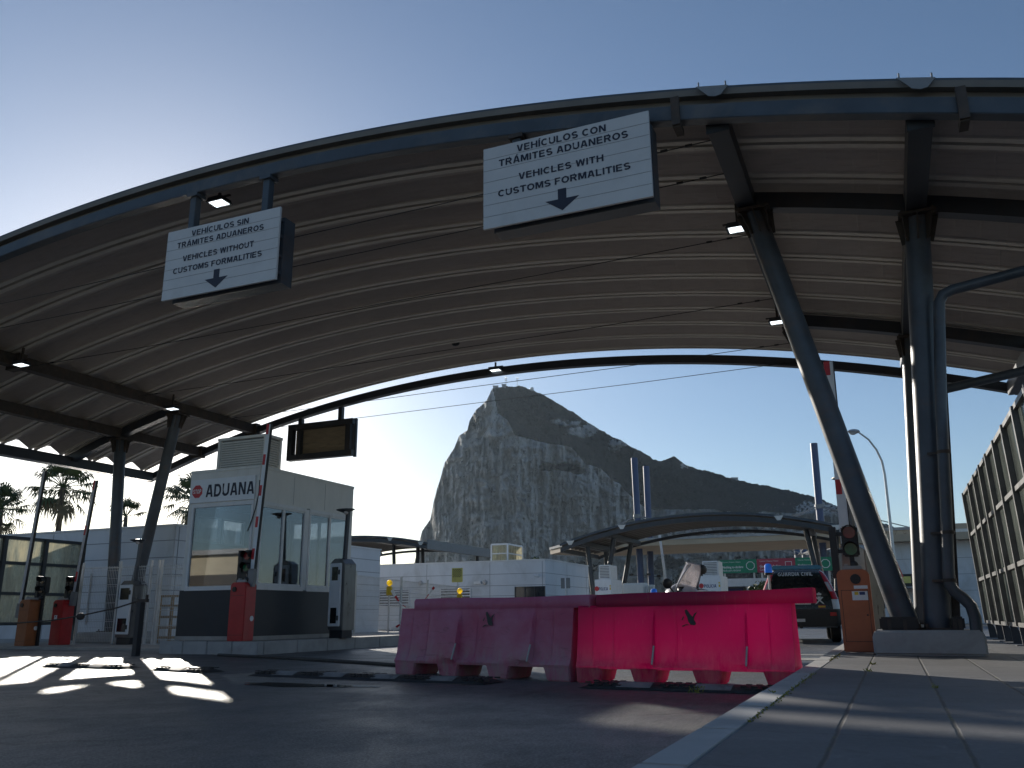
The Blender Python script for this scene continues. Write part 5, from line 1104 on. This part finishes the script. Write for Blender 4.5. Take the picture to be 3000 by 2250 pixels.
build('tailgate_base', shell(.74, .985, -.82, .82, .014, 6, 25), M['car_grn'], car, smooth=40)
build('rear_window', shell(1.06, 1.48, -.76, .76, .022), M['glass_dk'], tg, smooth=40)
def on_tail(mb, pts, out):      # outline given in (u metres, z)
    q = []
    for x, z in pts: q.append((x, rear(x, z)-out, z))
    mb.add(q, [tuple(range(len(q)))])
mb = MB(); letters(mb, 'GUARDIA CIVIL', -.03, -.03, 1.535, .085, .80, place=lambda x, y, z: (x, rear(x, z)+y, z))
build('lettering', mb, M['signwhite'], tg)
build('number_plate', MB().box(-.24, .26, -.012, .03, .86, .975), M['plate'], car, bevel=.004); mb = MB(); text_on(mb, 'PGC 7395 N', .01, -.0155, .885, .062, .44, .012); build('plate_lettering', mb, M['black'], car)
mb = MB()
for pts in ([(.40, 1.10), (.46, 1.14), (.52, 1.10), (.50, 1.07), (.42, 1.07)], [(.37, 1.02), (.40, 1.04), (.54, .90), (.56, .86), (.52, .88)], [(.55, 1.02), (.52, 1.04), (.38, .90), (.35, .86), (.40, .88)], [(.42, 1.045), (.50, 1.045), (.475, .985), (.445, .985)]): on_tail(mb, pts, .031)
build('crest', mb, M['cream'], tg)
for z0, z1, m in ((.83, .845, 'redmark'), (.795, .83, 'yellow'), (.78, .795, 'redmark')): mb = MB(); on_tail(mb, [(.42, z0), (.58, z0), (.58, z1), (.42, z1)], .031); build('flag_sticker', mb, M[m], tg)
for sg in (-1, 1):
    rows = []
    for z in np.linspace(.98, 1.63, 12):
        w, a, b = cw(z); ww = .14 if z < 1.3 else .14-.05*(z-1.3)/.33; rows.append([(sg*(w-ww+q*ww*.98), rear(w-ww+q*ww*.98, z)-.02, z) for q in (0, .3, .55, .75, .9, 1)]+[(sg*(w+.006), a+.3, z)])
    tl_ = build('tail_lamp', MB().grid(rows), M['taillamp'], car, smooth=60)
    rows = []
    for z in np.linspace(1.16, 1.38, 5): w, a, b = cw(z); rows.append([(sg*(w-.125+q*.08), rear(w-.125+q*.08, z)-.026, z) for q in (0, .5, 1)])
    build('clear_lens', MB().grid(rows), M['clearlamp'], tl_)
mb = MB(); rows = [[(x, y-.03, z) for x, y in rrect(w_, -.06, .6, .14)] for z, w_ in ((.36, .86), (.44, .91), (.66, .915), (.755, .90))]; mb.grid(rows, True); n_ = len(rows[0]); mb.f.append(tuple(range(n_))); mb.f.append(tuple(range(3*n_, 4*n_))); bp = build('bumper', mb, M['black'], car, smooth=40)
mb = MB(); mb.box(-.8, -.66, -.1, -.085, .60, .68); mb.box(.66, .8, -.1, -.085, .60, .68); build('reflector', mb, M['taillamp'], bp)
build('silver_plate', MB().box(-.14, .1, -.105, -.085, .47, .54), M['galv'], bp); mb = MB(); mb.cyl((0, -.1, .36), (0, .3, .36), .04); mb.cyl((-.5, -.08, .33), (-.5, .5, .33), .04); build('tow_bar', mb, M['rusty'], bp)
for x in (-.78, .78):
    for y in (.82, 3.55):
        mb = MB(); mb.lathe([(.2, -.11), (.33, -.11), (.36, -.08), (.36, .08), (.33, .11), (.2, .11)], (x, y, .36), 28, Matrix.Rotation(pi/2, 4, 'Y')); wh = build('wheel', mb, M['tyre'], car); mb = MB(); mb.cyl((x-.1, y, .36), (x+.1, y, .36), .2, n=20); build('rim', mb, M['greybox'], wh)
for sg in (-1, 1):
    rows = []
    for z in np.linspace(1.08, 1.5, 5): w, a, b = cw(z); rows.append([(sg*(w+.006), y, z) for y in (a+.35, a+1.2, b-.4)])
    build('side_window', MB().grid(rows), M['glass_dk'], car, smooth=40)
    mb = MB(); w, a, b = cw(1.1); mb.cbox((sg*(w+.14), b-.5, 1.15), (.2, .1, .16)); build('wing_mirror', mb, M['black'], car, bevel=.03)
mb = MB(); mb.prism([(-.6, 0), (.6, 0), (.62, .04), (.54, .1), (-.54, .1), (-.62, .04)], .62, .92, Matrix.Translation((0, 0, 1.70))); build('light_bar', mb, M['lightbar'], car, bevel=.02); build('light_bar_base', MB().box(-.55, .55, .68, .86, 1.66, 1.71), M['black'], car)
# ---------------------------------------------------------------- police motorcycle behind the barriers
bq = at_Y(2090, 1812, 13.6); bike = thing('police_motorcycle', 'police motorcycle with tall clear screen parked behind the crimson barrier', 'motorcycle', (bq[0], bq[1], 0), rz=-.42)
for x in (-.78, .74):
    mb = MB(); mb.lathe([(.24, -.05), (.3, -.07), (.325, 0), (.3, .07), (.24, .05)], (x, 0, .325), 26, Matrix.Rotation(pi/2, 4, 'X')); wh = build('wheel', mb, M['tyre'], bike); mb = MB(); mb.lathe([(.05, -.04), (.24, -.03), (.24, .03), (.05, .04)], (x, 0, .325), 20, Matrix.Rotation(pi/2, 4, 'X')); build('rim', mb, M['greybox'], wh)
mb = MB()
for y in (-.11, .11): mb.cyl((-.8, y, .32), (-.52, y, .95), .03)
build('fork', mb, M['galv'], bike)
def hull(secs, n=14):      # sections: (x, zc, half width, half height)
    mb = MB(); rows = [[(x, w*cos(2*pi*i/n), zc+h*sin(2*pi*i/n)) for i in range(n)] for x, zc, w, h in secs]; mb.grid(rows, True); k = len(mb.v); mb.f.append(tuple(range(k-n, k))); mb.f.append(tuple(range(n))[::-1]); return mb
build('fairing', hull([(-.86, .86, .08, .1), (-.78, .88, .2, .2), (-.6, .85, .27, .3), (-.35, .75, .25, .33), (-.1, .6, .22, .25), (.1, .5, .18, .18)]), M['silver'], bike, smooth=70)
build('tank', hull([(-.35, .86, .1, .06), (-.2, .9, .18, .13), (.05, .88, .17, .12), (.2, .82, .1, .06)]), M['silver'], bike, smooth=70)
build('seat', hull([(.1, .78, .1, .05), (.3, .8, .17, .07), (.7, .85, .16, .07), (.92, .88, .08, .05)]), M['black'], bike, smooth=70)
for y in (-.34, .34): build('pannier', MB().box(.45, .98, y-.1, y+.1, .5, .84), M['silver'], bike, bevel=.05, seg=3)
mb = MB(); mb.cbox((-.05, 0, .42), (.5, .34, .3)); build('engine', mb, M['greybox'], bike, bevel=.05)
rows = []
for k in range(9):
    v = k/8; z = .96+.50*v; x = -.70+.30*v-.03*v*v; hw = .26-.03*v-.11*v*v*v*v; rows.append([(x+.16*(u*u), hw*u, z-.05*u*u*v) for u in np.linspace(-1, 1, 11)])
mb = MB(); mb.grid(rows); nn = len(mb.v); mb.v += [(x+.006, y, z) for x, y, z in mb.v]; mb.f += [tuple(i+nn for i in f) for f in mb.f]; scn = build('windscreen', mb, M['perspex'], bike, smooth=60)
mb = MB(); rim = [r[0] for r in rows]+rows[-1][1:-1]+[r[-1] for r in reversed(rows)]; mb.tube(rim, .009, 6); build('screen_rim', mb, M['silver'], scn)
mb = MB(); mb.tube([(-.3, -.42, 1.0), (-.4, -.3, 1.04), (-.5, 0, 1.02), (-.4, .3, 1.04), (-.3, .42, 1.0)], .016, 8); mb.cbox((-.52, 0, 1.03), (.16, .3, .1)); hb_ = build('handlebar', mb, M['black'], bike); mb = MB()
for y in (-.42, .42): mb.tube([(-.3, y, 1.0), (-.26, y*1.2, .99)], .022, 8)
build('grip', mb, M['rubber'], hb_)
for y, z in ((-.52, 1.12), (.42, 1.36)):
    mb = MB(); mb.sphere((-.44, y, z), .1, 14, (.45, 1.15, .8)); mi = build('mirror', mb, M['black'], bike); mb = MB(); mb.tube([(-.45, y, z), (-.46, y*.7, z-.12 if y < 0 else z-.25), (-.55, y*.45, 1.0)], .012, 6); build('mirror_stalk', mb, M['black'], mi)
def beacon(c, par):
    mb = MB(); mb.lathe([(.052, 0), (.056, .02), (.05, .11), (.03, .13), (.004, .135)], c, 16); b_ = build('beacon', mb, M['bluelamp'], par); mb = MB(); mb.cyl(Vector(c)+Vector((0, 0, -.03)), c, .06, n=16); build('beacon_base', mb, M['black'], b_)
beacon((-.98, -.18, .93), bike); mb = MB(); mb.cyl((-.98, -.18, .9), (-.7, -.12, .9), .02); build('beacon_arm', mb, M['black'], bike)
beacon((.98, .06, 1.24), bike); mb = MB(); mb.cyl((.98, .06, .8), (.98, .06, 1.22), .018); build('beacon_pole', mb, M['galv'], bike)
# ---------------------------------------------------------------- officer in a hi-vis vest far behind the right column
q = at_Y(2576, 1812, 38); per = thing('person', 'person in dark trousers and bright yellow vest standing behind the leaning column', 'person', (q[0], q[1], 0), rz=.3)
def skin(name, J, E_, R_, mat, par, root=0):
    me = bpy.data.meshes.new(name); me.from_pydata(J, E_, []); o = add_obj(name, me, M[mat], par); o.modifiers.new('s', 'SKIN'); 
    for i, r in enumerate(R_): me.skin_vertices[0].data[i].radius = (r, r*.8)
    me.skin_vertices[0].data[root].use_root = True; s_ = o.modifiers.new('d', 'SUBSURF'); s_.levels = 2; s_.render_levels = 2
    bpy.context.view_layer.update(); nm = bpy.data.meshes.new_from_object(o.evaluated_get(bpy.context.evaluated_depsgraph_get())); o.modifiers.clear(); o.data = nm; nm.shade_smooth(); return o
J = [(0, 0, .95), (0, .01, 1.15), (0, .02, 1.38), (0, .0, 1.52), (0, -.02, 1.6), (0, -.02, 1.74), (-.19, 0, 1.42), (-.26, .02, 1.15), (-.25, -.08, .92), (-.25, -.1, .8), (.19, 0, 1.42), (.27, .04, 1.15), (.24, -.12, .95), (.23, -.16, .84), (-.1, 0, .9), (-.12, -.02, .5), (-.13, .03, .09), (-.13, -.12, .04), (.1, 0, .9), (.12, -.03, .5), (.14, .02, .09), (.15, -.13, .04)]
Ed = [(0, 1), (1, 2), (2, 3), (3, 4), (4, 5), (2, 6), (6, 7), (7, 8), (8, 9), (2, 10), (10, 11), (11, 12), (12, 13), (0, 14), (14, 15), (15, 16), (16, 17), (0, 18), (18, 19), (19, 20), (20, 21)]
skin('body', J, Ed, [.15, .14, .16, .06, .075, .085, .07, .05, .04, .035, .07, .05, .04, .035, .1, .07, .05, .04, .1, .07, .05, .04], 'cloth', per)
mb = MB(); mb.lathe([(.03, -.02), (.06, 0), (.085, .06), (.09, .12), (.075, .18), (.03, .21)], (0, -.02, 1.56), 14); hd = build('head', mb, M['skin'], per, smooth=80); mb = MB(); mb.sphere((0, .005, 1.7), .098, 12, (1, 1, .85)); build('hair', mb, M['black'], hd)
rows = [[(w*cos(2*pi*i/16), .01+w*.68*sin(2*pi*i/16), z) for i in range(16)] for z, w in ((.92, .215), (1.1, .205), (1.3, .22), (1.43, .2), (1.5, .11))]; build('vest', MB().grid(rows, True), M['hivis'], per, smooth=70)
# ---------------------------------------------------------------- palms, shrubs and the bare tree
M['frond'] = worn('palm frond', (.045, .07, .025), .55, 0, .35, 2.5, (.12, .1, .05), .35, .0)
M['frond_dry'] = worn('dry palm frond', (.14, .11, .06), .8, 0, .3, 3, (.07, .05, .03), .3, .0)
M['trunk'] = worn('palm trunk', (.09, .075, .06), .9, 0, .3, 6, (.04, .035, .03), .4, .4, 30, (1, 1, 4))
M['leaf'] = worn('shrub leaf', (.07, .095, .025), .6, 0, .4, 3, (.12, .12, .04), .3, .0)
M['twig'] = worn('bare twig', (.13, .1, .08), .9, 0, .25, 5, bumps=.1)
def palm(label, loc, H, R, n, seed, dry=10, upright=0.):
    r_ = np.random.default_rng(seed); p = thing('palm_tree', label, 'palm tree', loc, 'fan palms behind the white building'); mb = MB(); lean = r_.normal(0, .15, 2)
    pts = [(lean[0]*(k/8)**2, lean[1]*(k/8)**2, H*k/8) for k in range(9)]; mb.tube(pts, [.18-.05*k/8 for k in range(9)], 10); build('trunk', mb, M['trunk'], p); c = Vector(pts[-1])
    gm, dm = MB(), MB()
    for i in range(n):
        isdry = i < dry; az = r_.random()*2*pi; el = radians(-65+r_.random()*40) if isdry else radians(-48+130*((i-dry)/(n-dry))**.85 + r_.normal(0, 8))
        if upright and not isdry: el = el*.5+radians(45)*upright
        d = Vector((cos(az)*cos(el), sin(az)*cos(el), sin(el))); Lp = R*(.5+.14*r_.random()); m_ = dm if isdry else gm
        tip = c+d*Lp+Vector((0, 0, -.06*R)); m_.tube([c, c+d*Lp*.5, tip], [.03, .022, .015], 4, False)
        side = d.cross(Vector((0, 0, 1))).normalized(); upv = side.cross(d).normalized(); nb = 14
        for k in range(nb):
            a = radians(-105+210*k/(nb-1)); bd = (d*cos(a)+side*sin(a)).normalized(); Lb = R*(.52-.18*abs(a)/1.9)*(.85+.3*r_.random()); droop = Vector((0, 0, -1))*Lb*(.25+.28*r_.random())*(1.4 if isdry else 1)
            m0 = tip; m1 = tip+bd*Lb*.55+upv*.03*R; m2 = tip+bd*Lb*.92+droop; w = bd.cross(upv).normalized()*R*.024
            m_.add([m0-w*.4, m0+w*.4, m1+w, m1-w, m2], [(0, 1, 2, 3), (3, 2, 4)])
    cr_ = build('crown', gm, M['frond'], p, smooth=0); build('dead_fronds', dm, M['frond_dry'], p, smooth=0)
for (px, pyc, Y, R, n, sd_, dry, lab, upr) in ((190, 1432, 46, 1.95, 44, 3, 4, 'tallest fan palm, its crown touching the canopy gutter at the left', 0), (8, 1492, 44, 1.7, 36, 4, 2, 'fan palm cut by the left edge of the view', 0), (379, 1515, 60, 1.6, 24, 5, 2, 'small fan palm peeping over the roof between the left columns', 1), (545, 1462, 42, 1.65, 38, 6, 2, 'fan palm half hidden behind the customs booth', 0)):
    q = at_Y(px, pyc, Y); palm(lab, (q[0], q[1], 0), q[2], R, n, sd_, dry, upr)
def shrub(label, loc, R, H, n, seed, mat='leaf', sz=.1, name='shrub', cat='shrub'):
    r_ = np.random.default_rng(seed); p = thing(name, label, cat, loc); mb = MB()
    cl_ = [(r_.normal(0, R*.45), r_.normal(0, R*.45), H*(.25+.65*r_.random()), R*(.25+.3*r_.random())) for _ in range(14)]
    st_ = MB()
    for x, y, z, _ in cl_: st_.tube([(0, 0, 0), (x*.4, y*.4, z*.5), (x, y, z)], [.03, .02, .01], 5, False)
    build('stems', st_, M['twig'], p)
    for i in range(n):
        x, y, z, r = cl_[r_.integers(14)]; d = r_.normal(0, 1, 3); d /= np.linalg.norm(d); c = Vector((x, y, z))+Vector(d)*r*r_.random()**.4; a = Vector(r_.normal(0, 1, 3)).normalized(); b = a.orthogonal().normalized(); s_ = sz*(.6+.8*r_.random()); mb.add([c-a*s_, c-b*s_*.4, c+a*s_, c+b*s_*.4], [(0, 1, 2, 3)])
    build('foliage', mb, M[mat], p, smooth=0); return p
q = at_Y(1553, 1812, 53); a = at_Y(1553, 1616, 53); shrub('yellow green bush showing over the roof beside the pale cage', (q[0], q[1], 0), 1.0, a[2]+.1, 2600, 11, sz=.12)
q = at_Y(2225, 1812, 66); a = at_Y(2225, 1712, 66); shrub('low green bush below the pale lane shelter', (q[0], q[1], 0), 1.5, a[2], 2200, 12, sz=.14)
q = at_Y(1082, 1812, 62); a = at_Y(1085, 1700, 62); shrub('dark bush seen through the gap right of the booth', (q[0]-1.2, q[1], 0), 1.6, a[2], 2600, 13, sz=.15)
r_ = np.random.default_rng(21); q = at_Y(2645, 1812, 72); hz = at_Y(2645, 1545, 72)[2]; p = thing('bare_tree', 'bare twiggy tree behind the white building at the right', 'tree', (q[0], q[1], 0)); mb = MB(); mb.cyl((0, 0, 0), (0, 0, hz*.7), .16, .1, 8); build('trunk', mb, M['twig'], p); mb = MB()
def branch(b, d, L, r, lv):
    e = b+d*L; mb.tube([b, (b+e)/2+Vector(r_.normal(0, L*.06, 3)), e], [r, r*.8, r*.6], 4, False)
    if lv:
        for _ in range(4): branch(b.lerp(e, .4+.6*r_.random()), (d+Vector(r_.normal(0, .55, 3))).normalized(), L*.68, r*.6, lv-1)
for _ in range(7): branch(Vector((0, 0, hz*.66)), Vector((r_.normal(0, .8), r_.normal(0, .8), .9)).normalized(), 1.3, .06, 3)
build('crown', mb, M['twig'], p, smooth=0)
# ---------------------------------------------------------------- the limestone mountain
def lat(shape_seed):
    g = np.random.default_rng(shape_seed).random((257, 257)); return g
def vnoise(x, y, g):
    xi = np.floor(x).astype(int); yi = np.floor(y).astype(int); fx = x-xi; fy = y-yi; fx = fx*fx*(3-2*fx); fy = fy*fy*(3-2*fy); xi %= 256; yi %= 256
    return (g[xi, yi]*(1-fx)+g[xi+1, yi]*fx)*(1-fy)+(g[xi, yi+1]*(1-fx)+g[xi+1, yi+1]*fx)*fy
def fbm(x, y, seed, oc=5, gain=.5):
    s = 0; a = 1; t = 0
    for o in range(oc): s = s+a*(vnoise(x*2**o+17.3*o+300, y*2**o+9.1*o+300, lat(seed+o))-.5); t += a; a *= gain
    return s/t
RD = [(1160, 1812), (1176, 1760), (1200, 1680), (1214, 1651), (1225, 1600), (1236, 1556), (1261, 1520), (1271, 1468), (1281, 1430), (1290, 1404), (1302, 1358), (1320, 1330), (1331, 1315), (1338, 1295), (1344, 1278), (1369, 1262), (1375, 1235), (1386, 1215), (1397, 1198), (1426, 1172), (1442, 1139), (1480, 1132), (1524, 1129), (1562, 1145), (1613, 1167), (1670, 1202), (1708, 1227), (1752, 1256), (1815, 1290), (1866, 1316), (1916, 1347), (1948, 1351), (1962, 1342), (1973, 1336), (1986, 1344), (1999, 1355), (2011, 1363), (2068, 1379), (2125, 1396), (2189, 1412), (2214, 1418), (2277, 1431), (2340, 1443), (2404, 1462), (2461, 1488), (2520, 1508), (2588, 1532), (2640, 1552), (2760, 1600), (2900, 1660)]
BD = [(1160, 1100), (1440, 1128), (1446, 1150), (1460, 1208), (1487, 1232), (1508, 1274), (1593, 1296), (1672, 1313), (1702, 1344), (1715, 1360), (1759, 1372), (1790, 1405), (1818, 1422), (1850, 1455), (1880, 1480), (1910, 1492), (1960, 1494), (2050, 1492), (2150, 1500), (2300, 1505), (2460, 1505), (2900, 1668)]
rx, ry = zip(*RD); bx_, by_ = zip(*BD)
NX, NY = 560, 240
X = np.linspace(1160, 2860, NX); yr = np.interp(X, rx, ry) + 7*fbm(X/26., X*0, 90, 4, .6); yr = yr + 5*fbm(X/7., X*0+2, 97, 3)*(X > 1440); yr[:NX//6] += 5*fbm(X[:NX//6]/9., X[:NX//6]*0+5, 95, 3)
V = np.linspace(0, 1, NY)[:, None]; PXX = np.repeat(X[None], NY, 0); PYY = 1818+(yr[None]-1818)*V
yb = np.interp(X, bx_, by_)[None] + 14*fbm(PXX/40., PYY/40., 60, 4)
veg_shade = np.clip((yb-PYY)/6.+.5, 0, 1)
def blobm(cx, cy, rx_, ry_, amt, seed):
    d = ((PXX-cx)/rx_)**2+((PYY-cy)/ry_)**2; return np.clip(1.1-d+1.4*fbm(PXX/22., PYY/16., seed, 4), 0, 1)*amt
veg_shade = np.maximum(veg_shade, blobm(1640, 1368, 70, 16, 1, 31)); veg_shade = np.maximum(veg_shade, blobm(1690, 1378, 34, 13, 1, 32)); veg_shade = np.maximum(veg_shade, blobm(1395, 1235, 26, 40, .55, 33)); veg_shade = np.maximum(veg_shade, blobm(1372, 1340, 14, 45, .4, 37)); veg_shade = np.maximum(veg_shade, blobm(2230, 1690, 340, 62, 1, 34)); veg_shade = np.maximum(veg_shade, blobm(1700, 1660, 90, 26, .8, 35)); veg_shade = np.maximum(veg_shade, blobm(1955, 1650, 60, 26, .9, 36)*1.)
veg_shade = np.maximum(veg_shade, np.clip(1.5*(.5+fbm(PXX/8., PYY/20., 38, 4))-.95, 0, .42)*np.clip((PYY-1300)/200, 0.2, 1))
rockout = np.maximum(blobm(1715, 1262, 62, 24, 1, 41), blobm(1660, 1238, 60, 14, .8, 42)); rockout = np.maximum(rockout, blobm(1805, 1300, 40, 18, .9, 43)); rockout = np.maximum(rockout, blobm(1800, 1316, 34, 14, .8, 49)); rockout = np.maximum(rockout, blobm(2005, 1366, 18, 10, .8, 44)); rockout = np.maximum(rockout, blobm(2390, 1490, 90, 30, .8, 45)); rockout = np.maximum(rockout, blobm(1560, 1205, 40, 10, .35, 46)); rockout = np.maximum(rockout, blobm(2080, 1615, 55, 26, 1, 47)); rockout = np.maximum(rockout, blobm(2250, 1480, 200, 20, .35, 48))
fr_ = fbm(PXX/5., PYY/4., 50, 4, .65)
veg_shade = np.clip(veg_shade - np.clip(rockout*1.3*(.62+1.7*fr_), 0, 1), 0, 1)
veg_shade = np.maximum(veg_shade, np.clip((-fbm(PXX/7., PYY/11., 99, 5, .62)-.1)*5, 0, .5)*(.5+.5*np.clip(blobm(1450, 1400, 500, 500, 1, 98), 0, 1)))  # gully patches, part scrub and part painted crevice shade
tq_ = np.clip((yb-PYY)/np.maximum(yb-yr[None], 20), 0, 1)         # 0 on the cliff, 1 on the ridge
ridgeY = np.interp(X, [1160, 1440, 1560, 1950, 2300, 2860], [1520, 1660, 1780, 2050, 2250, 2400])[None]; cliffY = np.interp(X, [1160, 1300, 1500, 1900, 2300, 2860], [1440, 1385, 1370, 1480, 1600, 1700])[None]
depth = cliffY + 210*V + (ridgeY-cliffY-210)*tq_**.85
gull = fbm(PXX/13., PYY/120., 70, 5, .58); rough = fbm(PXX/9., PYY/13., 75, 5, .6); big = fbm(PXX/95., PYY/150., 80, 3)
ledge = fbm(PXX/60.+PYY/260., PYY/17., 85, 4, .55)
depth = depth + (1-veg_shade)*(95*gull+52*rough+45*ledge) + 150*big + veg_shade*(60*rough+75*fbm(PXX/30., PYY/24., 77, 4)) - 40*rockout*(1-veg_shade)
d0 = _fw[None, None]*F + _rt[None, None]*(PXX-1500)[..., None] + _up[None, None]*(1125-PYY)[..., None]; d0 = d0/d0[..., 1:2]
PT = CC[None, None]+d0*depth[..., None]
PT[0, :, 2] = -2
back = PT[-1].copy(); rows_b = []
for k in range(1, 9):
    f_ = k/8; b = back.copy(); b[:, 1] += 90*f_+420*f_**1.6; b[:, 2] = back[:, 2]*(1-f_**1.35)-2*f_; rows_b.append(b)
ALL = np.concatenate([PT, np.array(rows_b)], 0); nr = ALL.shape[0]
me = bpy.data.meshes.new('mountain'); idx = np.arange(nr*NX).reshape(nr, NX); q4 = np.stack([idx[:-1, :-1], idx[:-1, 1:], idx[1:, 1:], idx[1:, :-1]], -1).reshape(-1, 4)
me.from_pydata(ALL.reshape(-1, 3).tolist(), [], q4.tolist()); at = me.attributes.new('veg_shade', 'FLOAT', 'POINT'); vv = np.concatenate([veg_shade, np.repeat(veg_shade[-1:], 8, 0)], 0).astype(np.float32).ravel(); at.data.foreach_set('value', vv)
def m_rock():
    m, n, l, b, o = new_mat('limestone and scrub'); at_ = n.new('ShaderNodeAttribute'); at_.attribute_name = 'veg_shade'; v = coords(n, l)
    vs = coords(n, l, (1, 1, .42)); a = noise(n, l, .011, 8, .62, v, .3); s_ = noise(n, l, .05, 8, .68, vs, .8); f = noise(n, l, .16, 6, .7, v); k_ = noise(n, l, .17, 7, .72, coords(n, l, (1, 1, .3)), 1.5); big_ = noise(n, l, .004, 4, .5, v)
    c = mixc(n, l, ramp(n, l, a, .3, .7), (.8, .785, .755), (.95, .94, .91)); c = mixc(n, l, mth(n, l, 'MULTIPLY', ramp(n, l, s_, .53, .64), .75), c, (.22, .215, .205)); c = mixc(n, l, mth(n, l, 'MULTIPLY', ramp(n, l, s_, .42, .3), .5), c, (.78, .77, .75)); c = mixc(n, l, mth(n, l, 'MULTIPLY', ramp(n, l, big_, .52, .68), .4), c, (.5, .44, .34)); c = mixc(n, l, mth(n, l, 'MULTIPLY', ramp(n, l, f, .62, .72), .55), c, (.25, .25, .22))
    c = mixc(n, l, mth(n, l, 'MULTIPLY', ramp(n, l, k_, .54, .62), .7), c, (.26, .26, .26)); c = mixc(n, l, mth(n, l, 'MULTIPLY', ramp(n, l, k_, .46, .38), .6), c, (.9, .89, .87))
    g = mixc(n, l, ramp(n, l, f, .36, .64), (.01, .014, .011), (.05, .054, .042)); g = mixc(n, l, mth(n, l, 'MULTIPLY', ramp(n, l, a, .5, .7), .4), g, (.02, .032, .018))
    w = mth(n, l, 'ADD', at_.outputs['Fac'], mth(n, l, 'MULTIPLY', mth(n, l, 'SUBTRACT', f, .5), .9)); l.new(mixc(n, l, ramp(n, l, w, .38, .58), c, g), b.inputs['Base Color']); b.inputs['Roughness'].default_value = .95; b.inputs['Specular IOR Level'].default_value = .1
    bump(n, l, mth(n, l, 'ADD', mth(n, l, 'ADD', k_, f), mth(n, l, 'MULTIPLY', s_, 2.0)), b, 1.0, 18.0); return m
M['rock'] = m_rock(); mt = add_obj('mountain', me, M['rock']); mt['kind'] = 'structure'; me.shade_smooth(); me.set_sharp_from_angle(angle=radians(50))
def top_pt(px): i = int(np.argmin(abs(X-px))); return PT[-1, i]
for px, lab in ((1482, 'left lattice radio mast on the mountain summit'), (1516, 'right lattice radio mast on the mountain summit')):
    b = top_pt(px); p = thing('radio_mast', lab, 'radio mast', (b[0], b[1], b[2]-3), 'masts on the summit', road=False); mb = MB(); h = 15
    for x in (-1.2, 1.2):
        for y in (-1.2, 1.2): mb.bar((x, y, 0), (x*.8, y*.8, h), .3, .3)
    for k in range(6): mb.bar((-1.2, -1.2, h*k/6), (1.1, -1.1, h*(k+1)/6), .2, .2); mb.bar((1.2, -1.2, h*k/6), (-1.1, -1.1, h*(k+1)/6), .2, .2)
    build('lattice', mb, M['galv'], p); mb = MB(); mb.cbox((0, 0, h), (4.5, 4.5, .5)); mb.cbox((0, 0, h+4.2), (4.2, 4.2, .5))
    for x in (-2, 0, 2): mb.bar((x, -1.8, h), (x, -1.8, h+4.4), .35, .35); mb.cyl((x, 0, h+4), (x, 0, h+8), .2, n=6)
    build('antenna_frame', mb, M['galv'], p)
b = top_pt(1559); p = thing('radome', 'pale round radome on the summit right of the masts', 'radome', (b[0], b[1], b[2]-1.5), road=False); mb = MB(); mb.sphere((0, 0, 3.2), 4.2, 16); build('dome', mb, M['whiteal'], p, smooth=80); build('base', MB().cyl((0, 0, -2), (0, 0, 1), 3, n=12), M['conc'], p)
for px, w, lab in ((1452, 10, 'low flat building on the left shoulder of the summit'), (1476, 8, 'small building at the foot of the left radio mast'), (2152, 17, 'flat roofed building on the long descending ridge')):
    b = top_pt(px); p = thing('ridge_building', lab, 'building', (b[0], b[1], b[2]-3), road=False); build('wall', MB().box(-w/2, w/2, -3, 3, 0, 6), M['greybox'], p, bevel=.1); build('roof', MB().box(-w/2-1, w/2+1, -4, 4, 6, 6.8), M['conc_lt'], p)
# ---------------------------------------------------------------- the building across the road behind the camera (mirrored in the booth glass, lit by the low sun)
p = thing('roadside_building', 'long sandy roadside building facing the canopy, mirrored in the booth window', 'building', (-30, -16, 0)); M['sandwall'] = worn('sandy render', (.55, .47, .33), .85, 0, .08, .5, (.35, .3, .22), .35, .1, 10)
build('wall', MB().box(-38, 60, -8, 0, 0, 4.6), M['sandwall'], p); mb = MB()
for k in range(22): mb.box(-36+k*4.4, -34.4+k*4.4, .0, .045, 1.1, 2.6)
build('window', mb, M['glass_dk'], p); build('lower_wall', MB().box(-38.02, 60.02, -.5, .03, 0, 3.35), M['trunk'], p); build('roof', MB().box(-38.3, 60.3, -8.3, .4, 4.6, 4.9), M['conc_lt'], p)  # dark lower_wall slab paints the shade of the recessed lower storey
# ---------------------------------------------------------------- sea haze
def haze():
    m = bpy.data.materials.new('sea haze'); m.use_nodes = True; n = m.node_tree.nodes; n.clear(); o = n.new('ShaderNodeOutputMaterial'); v = n.new('ShaderNodeVolumePrincipled')
    v.inputs['Color'].default_value = (.66, .83, 1, 1); v.inputs['Density'].default_value = .00003; v.inputs['Anisotropy'].default_value = .35; m.node_tree.links.new(v.outputs[0], o.inputs['Volume'])
    mb = MB().box(-5300, 5300, -500, 5300, -3, 520); h = build('haze', mb, m, None, smooth=0); h['kind'] = 'stuff'; tag(h, 'thin pale sea haze filling the air between here and the mountain', 'haze', kind='stuff')
haze()
SC.cycles.volume_bounces = 0
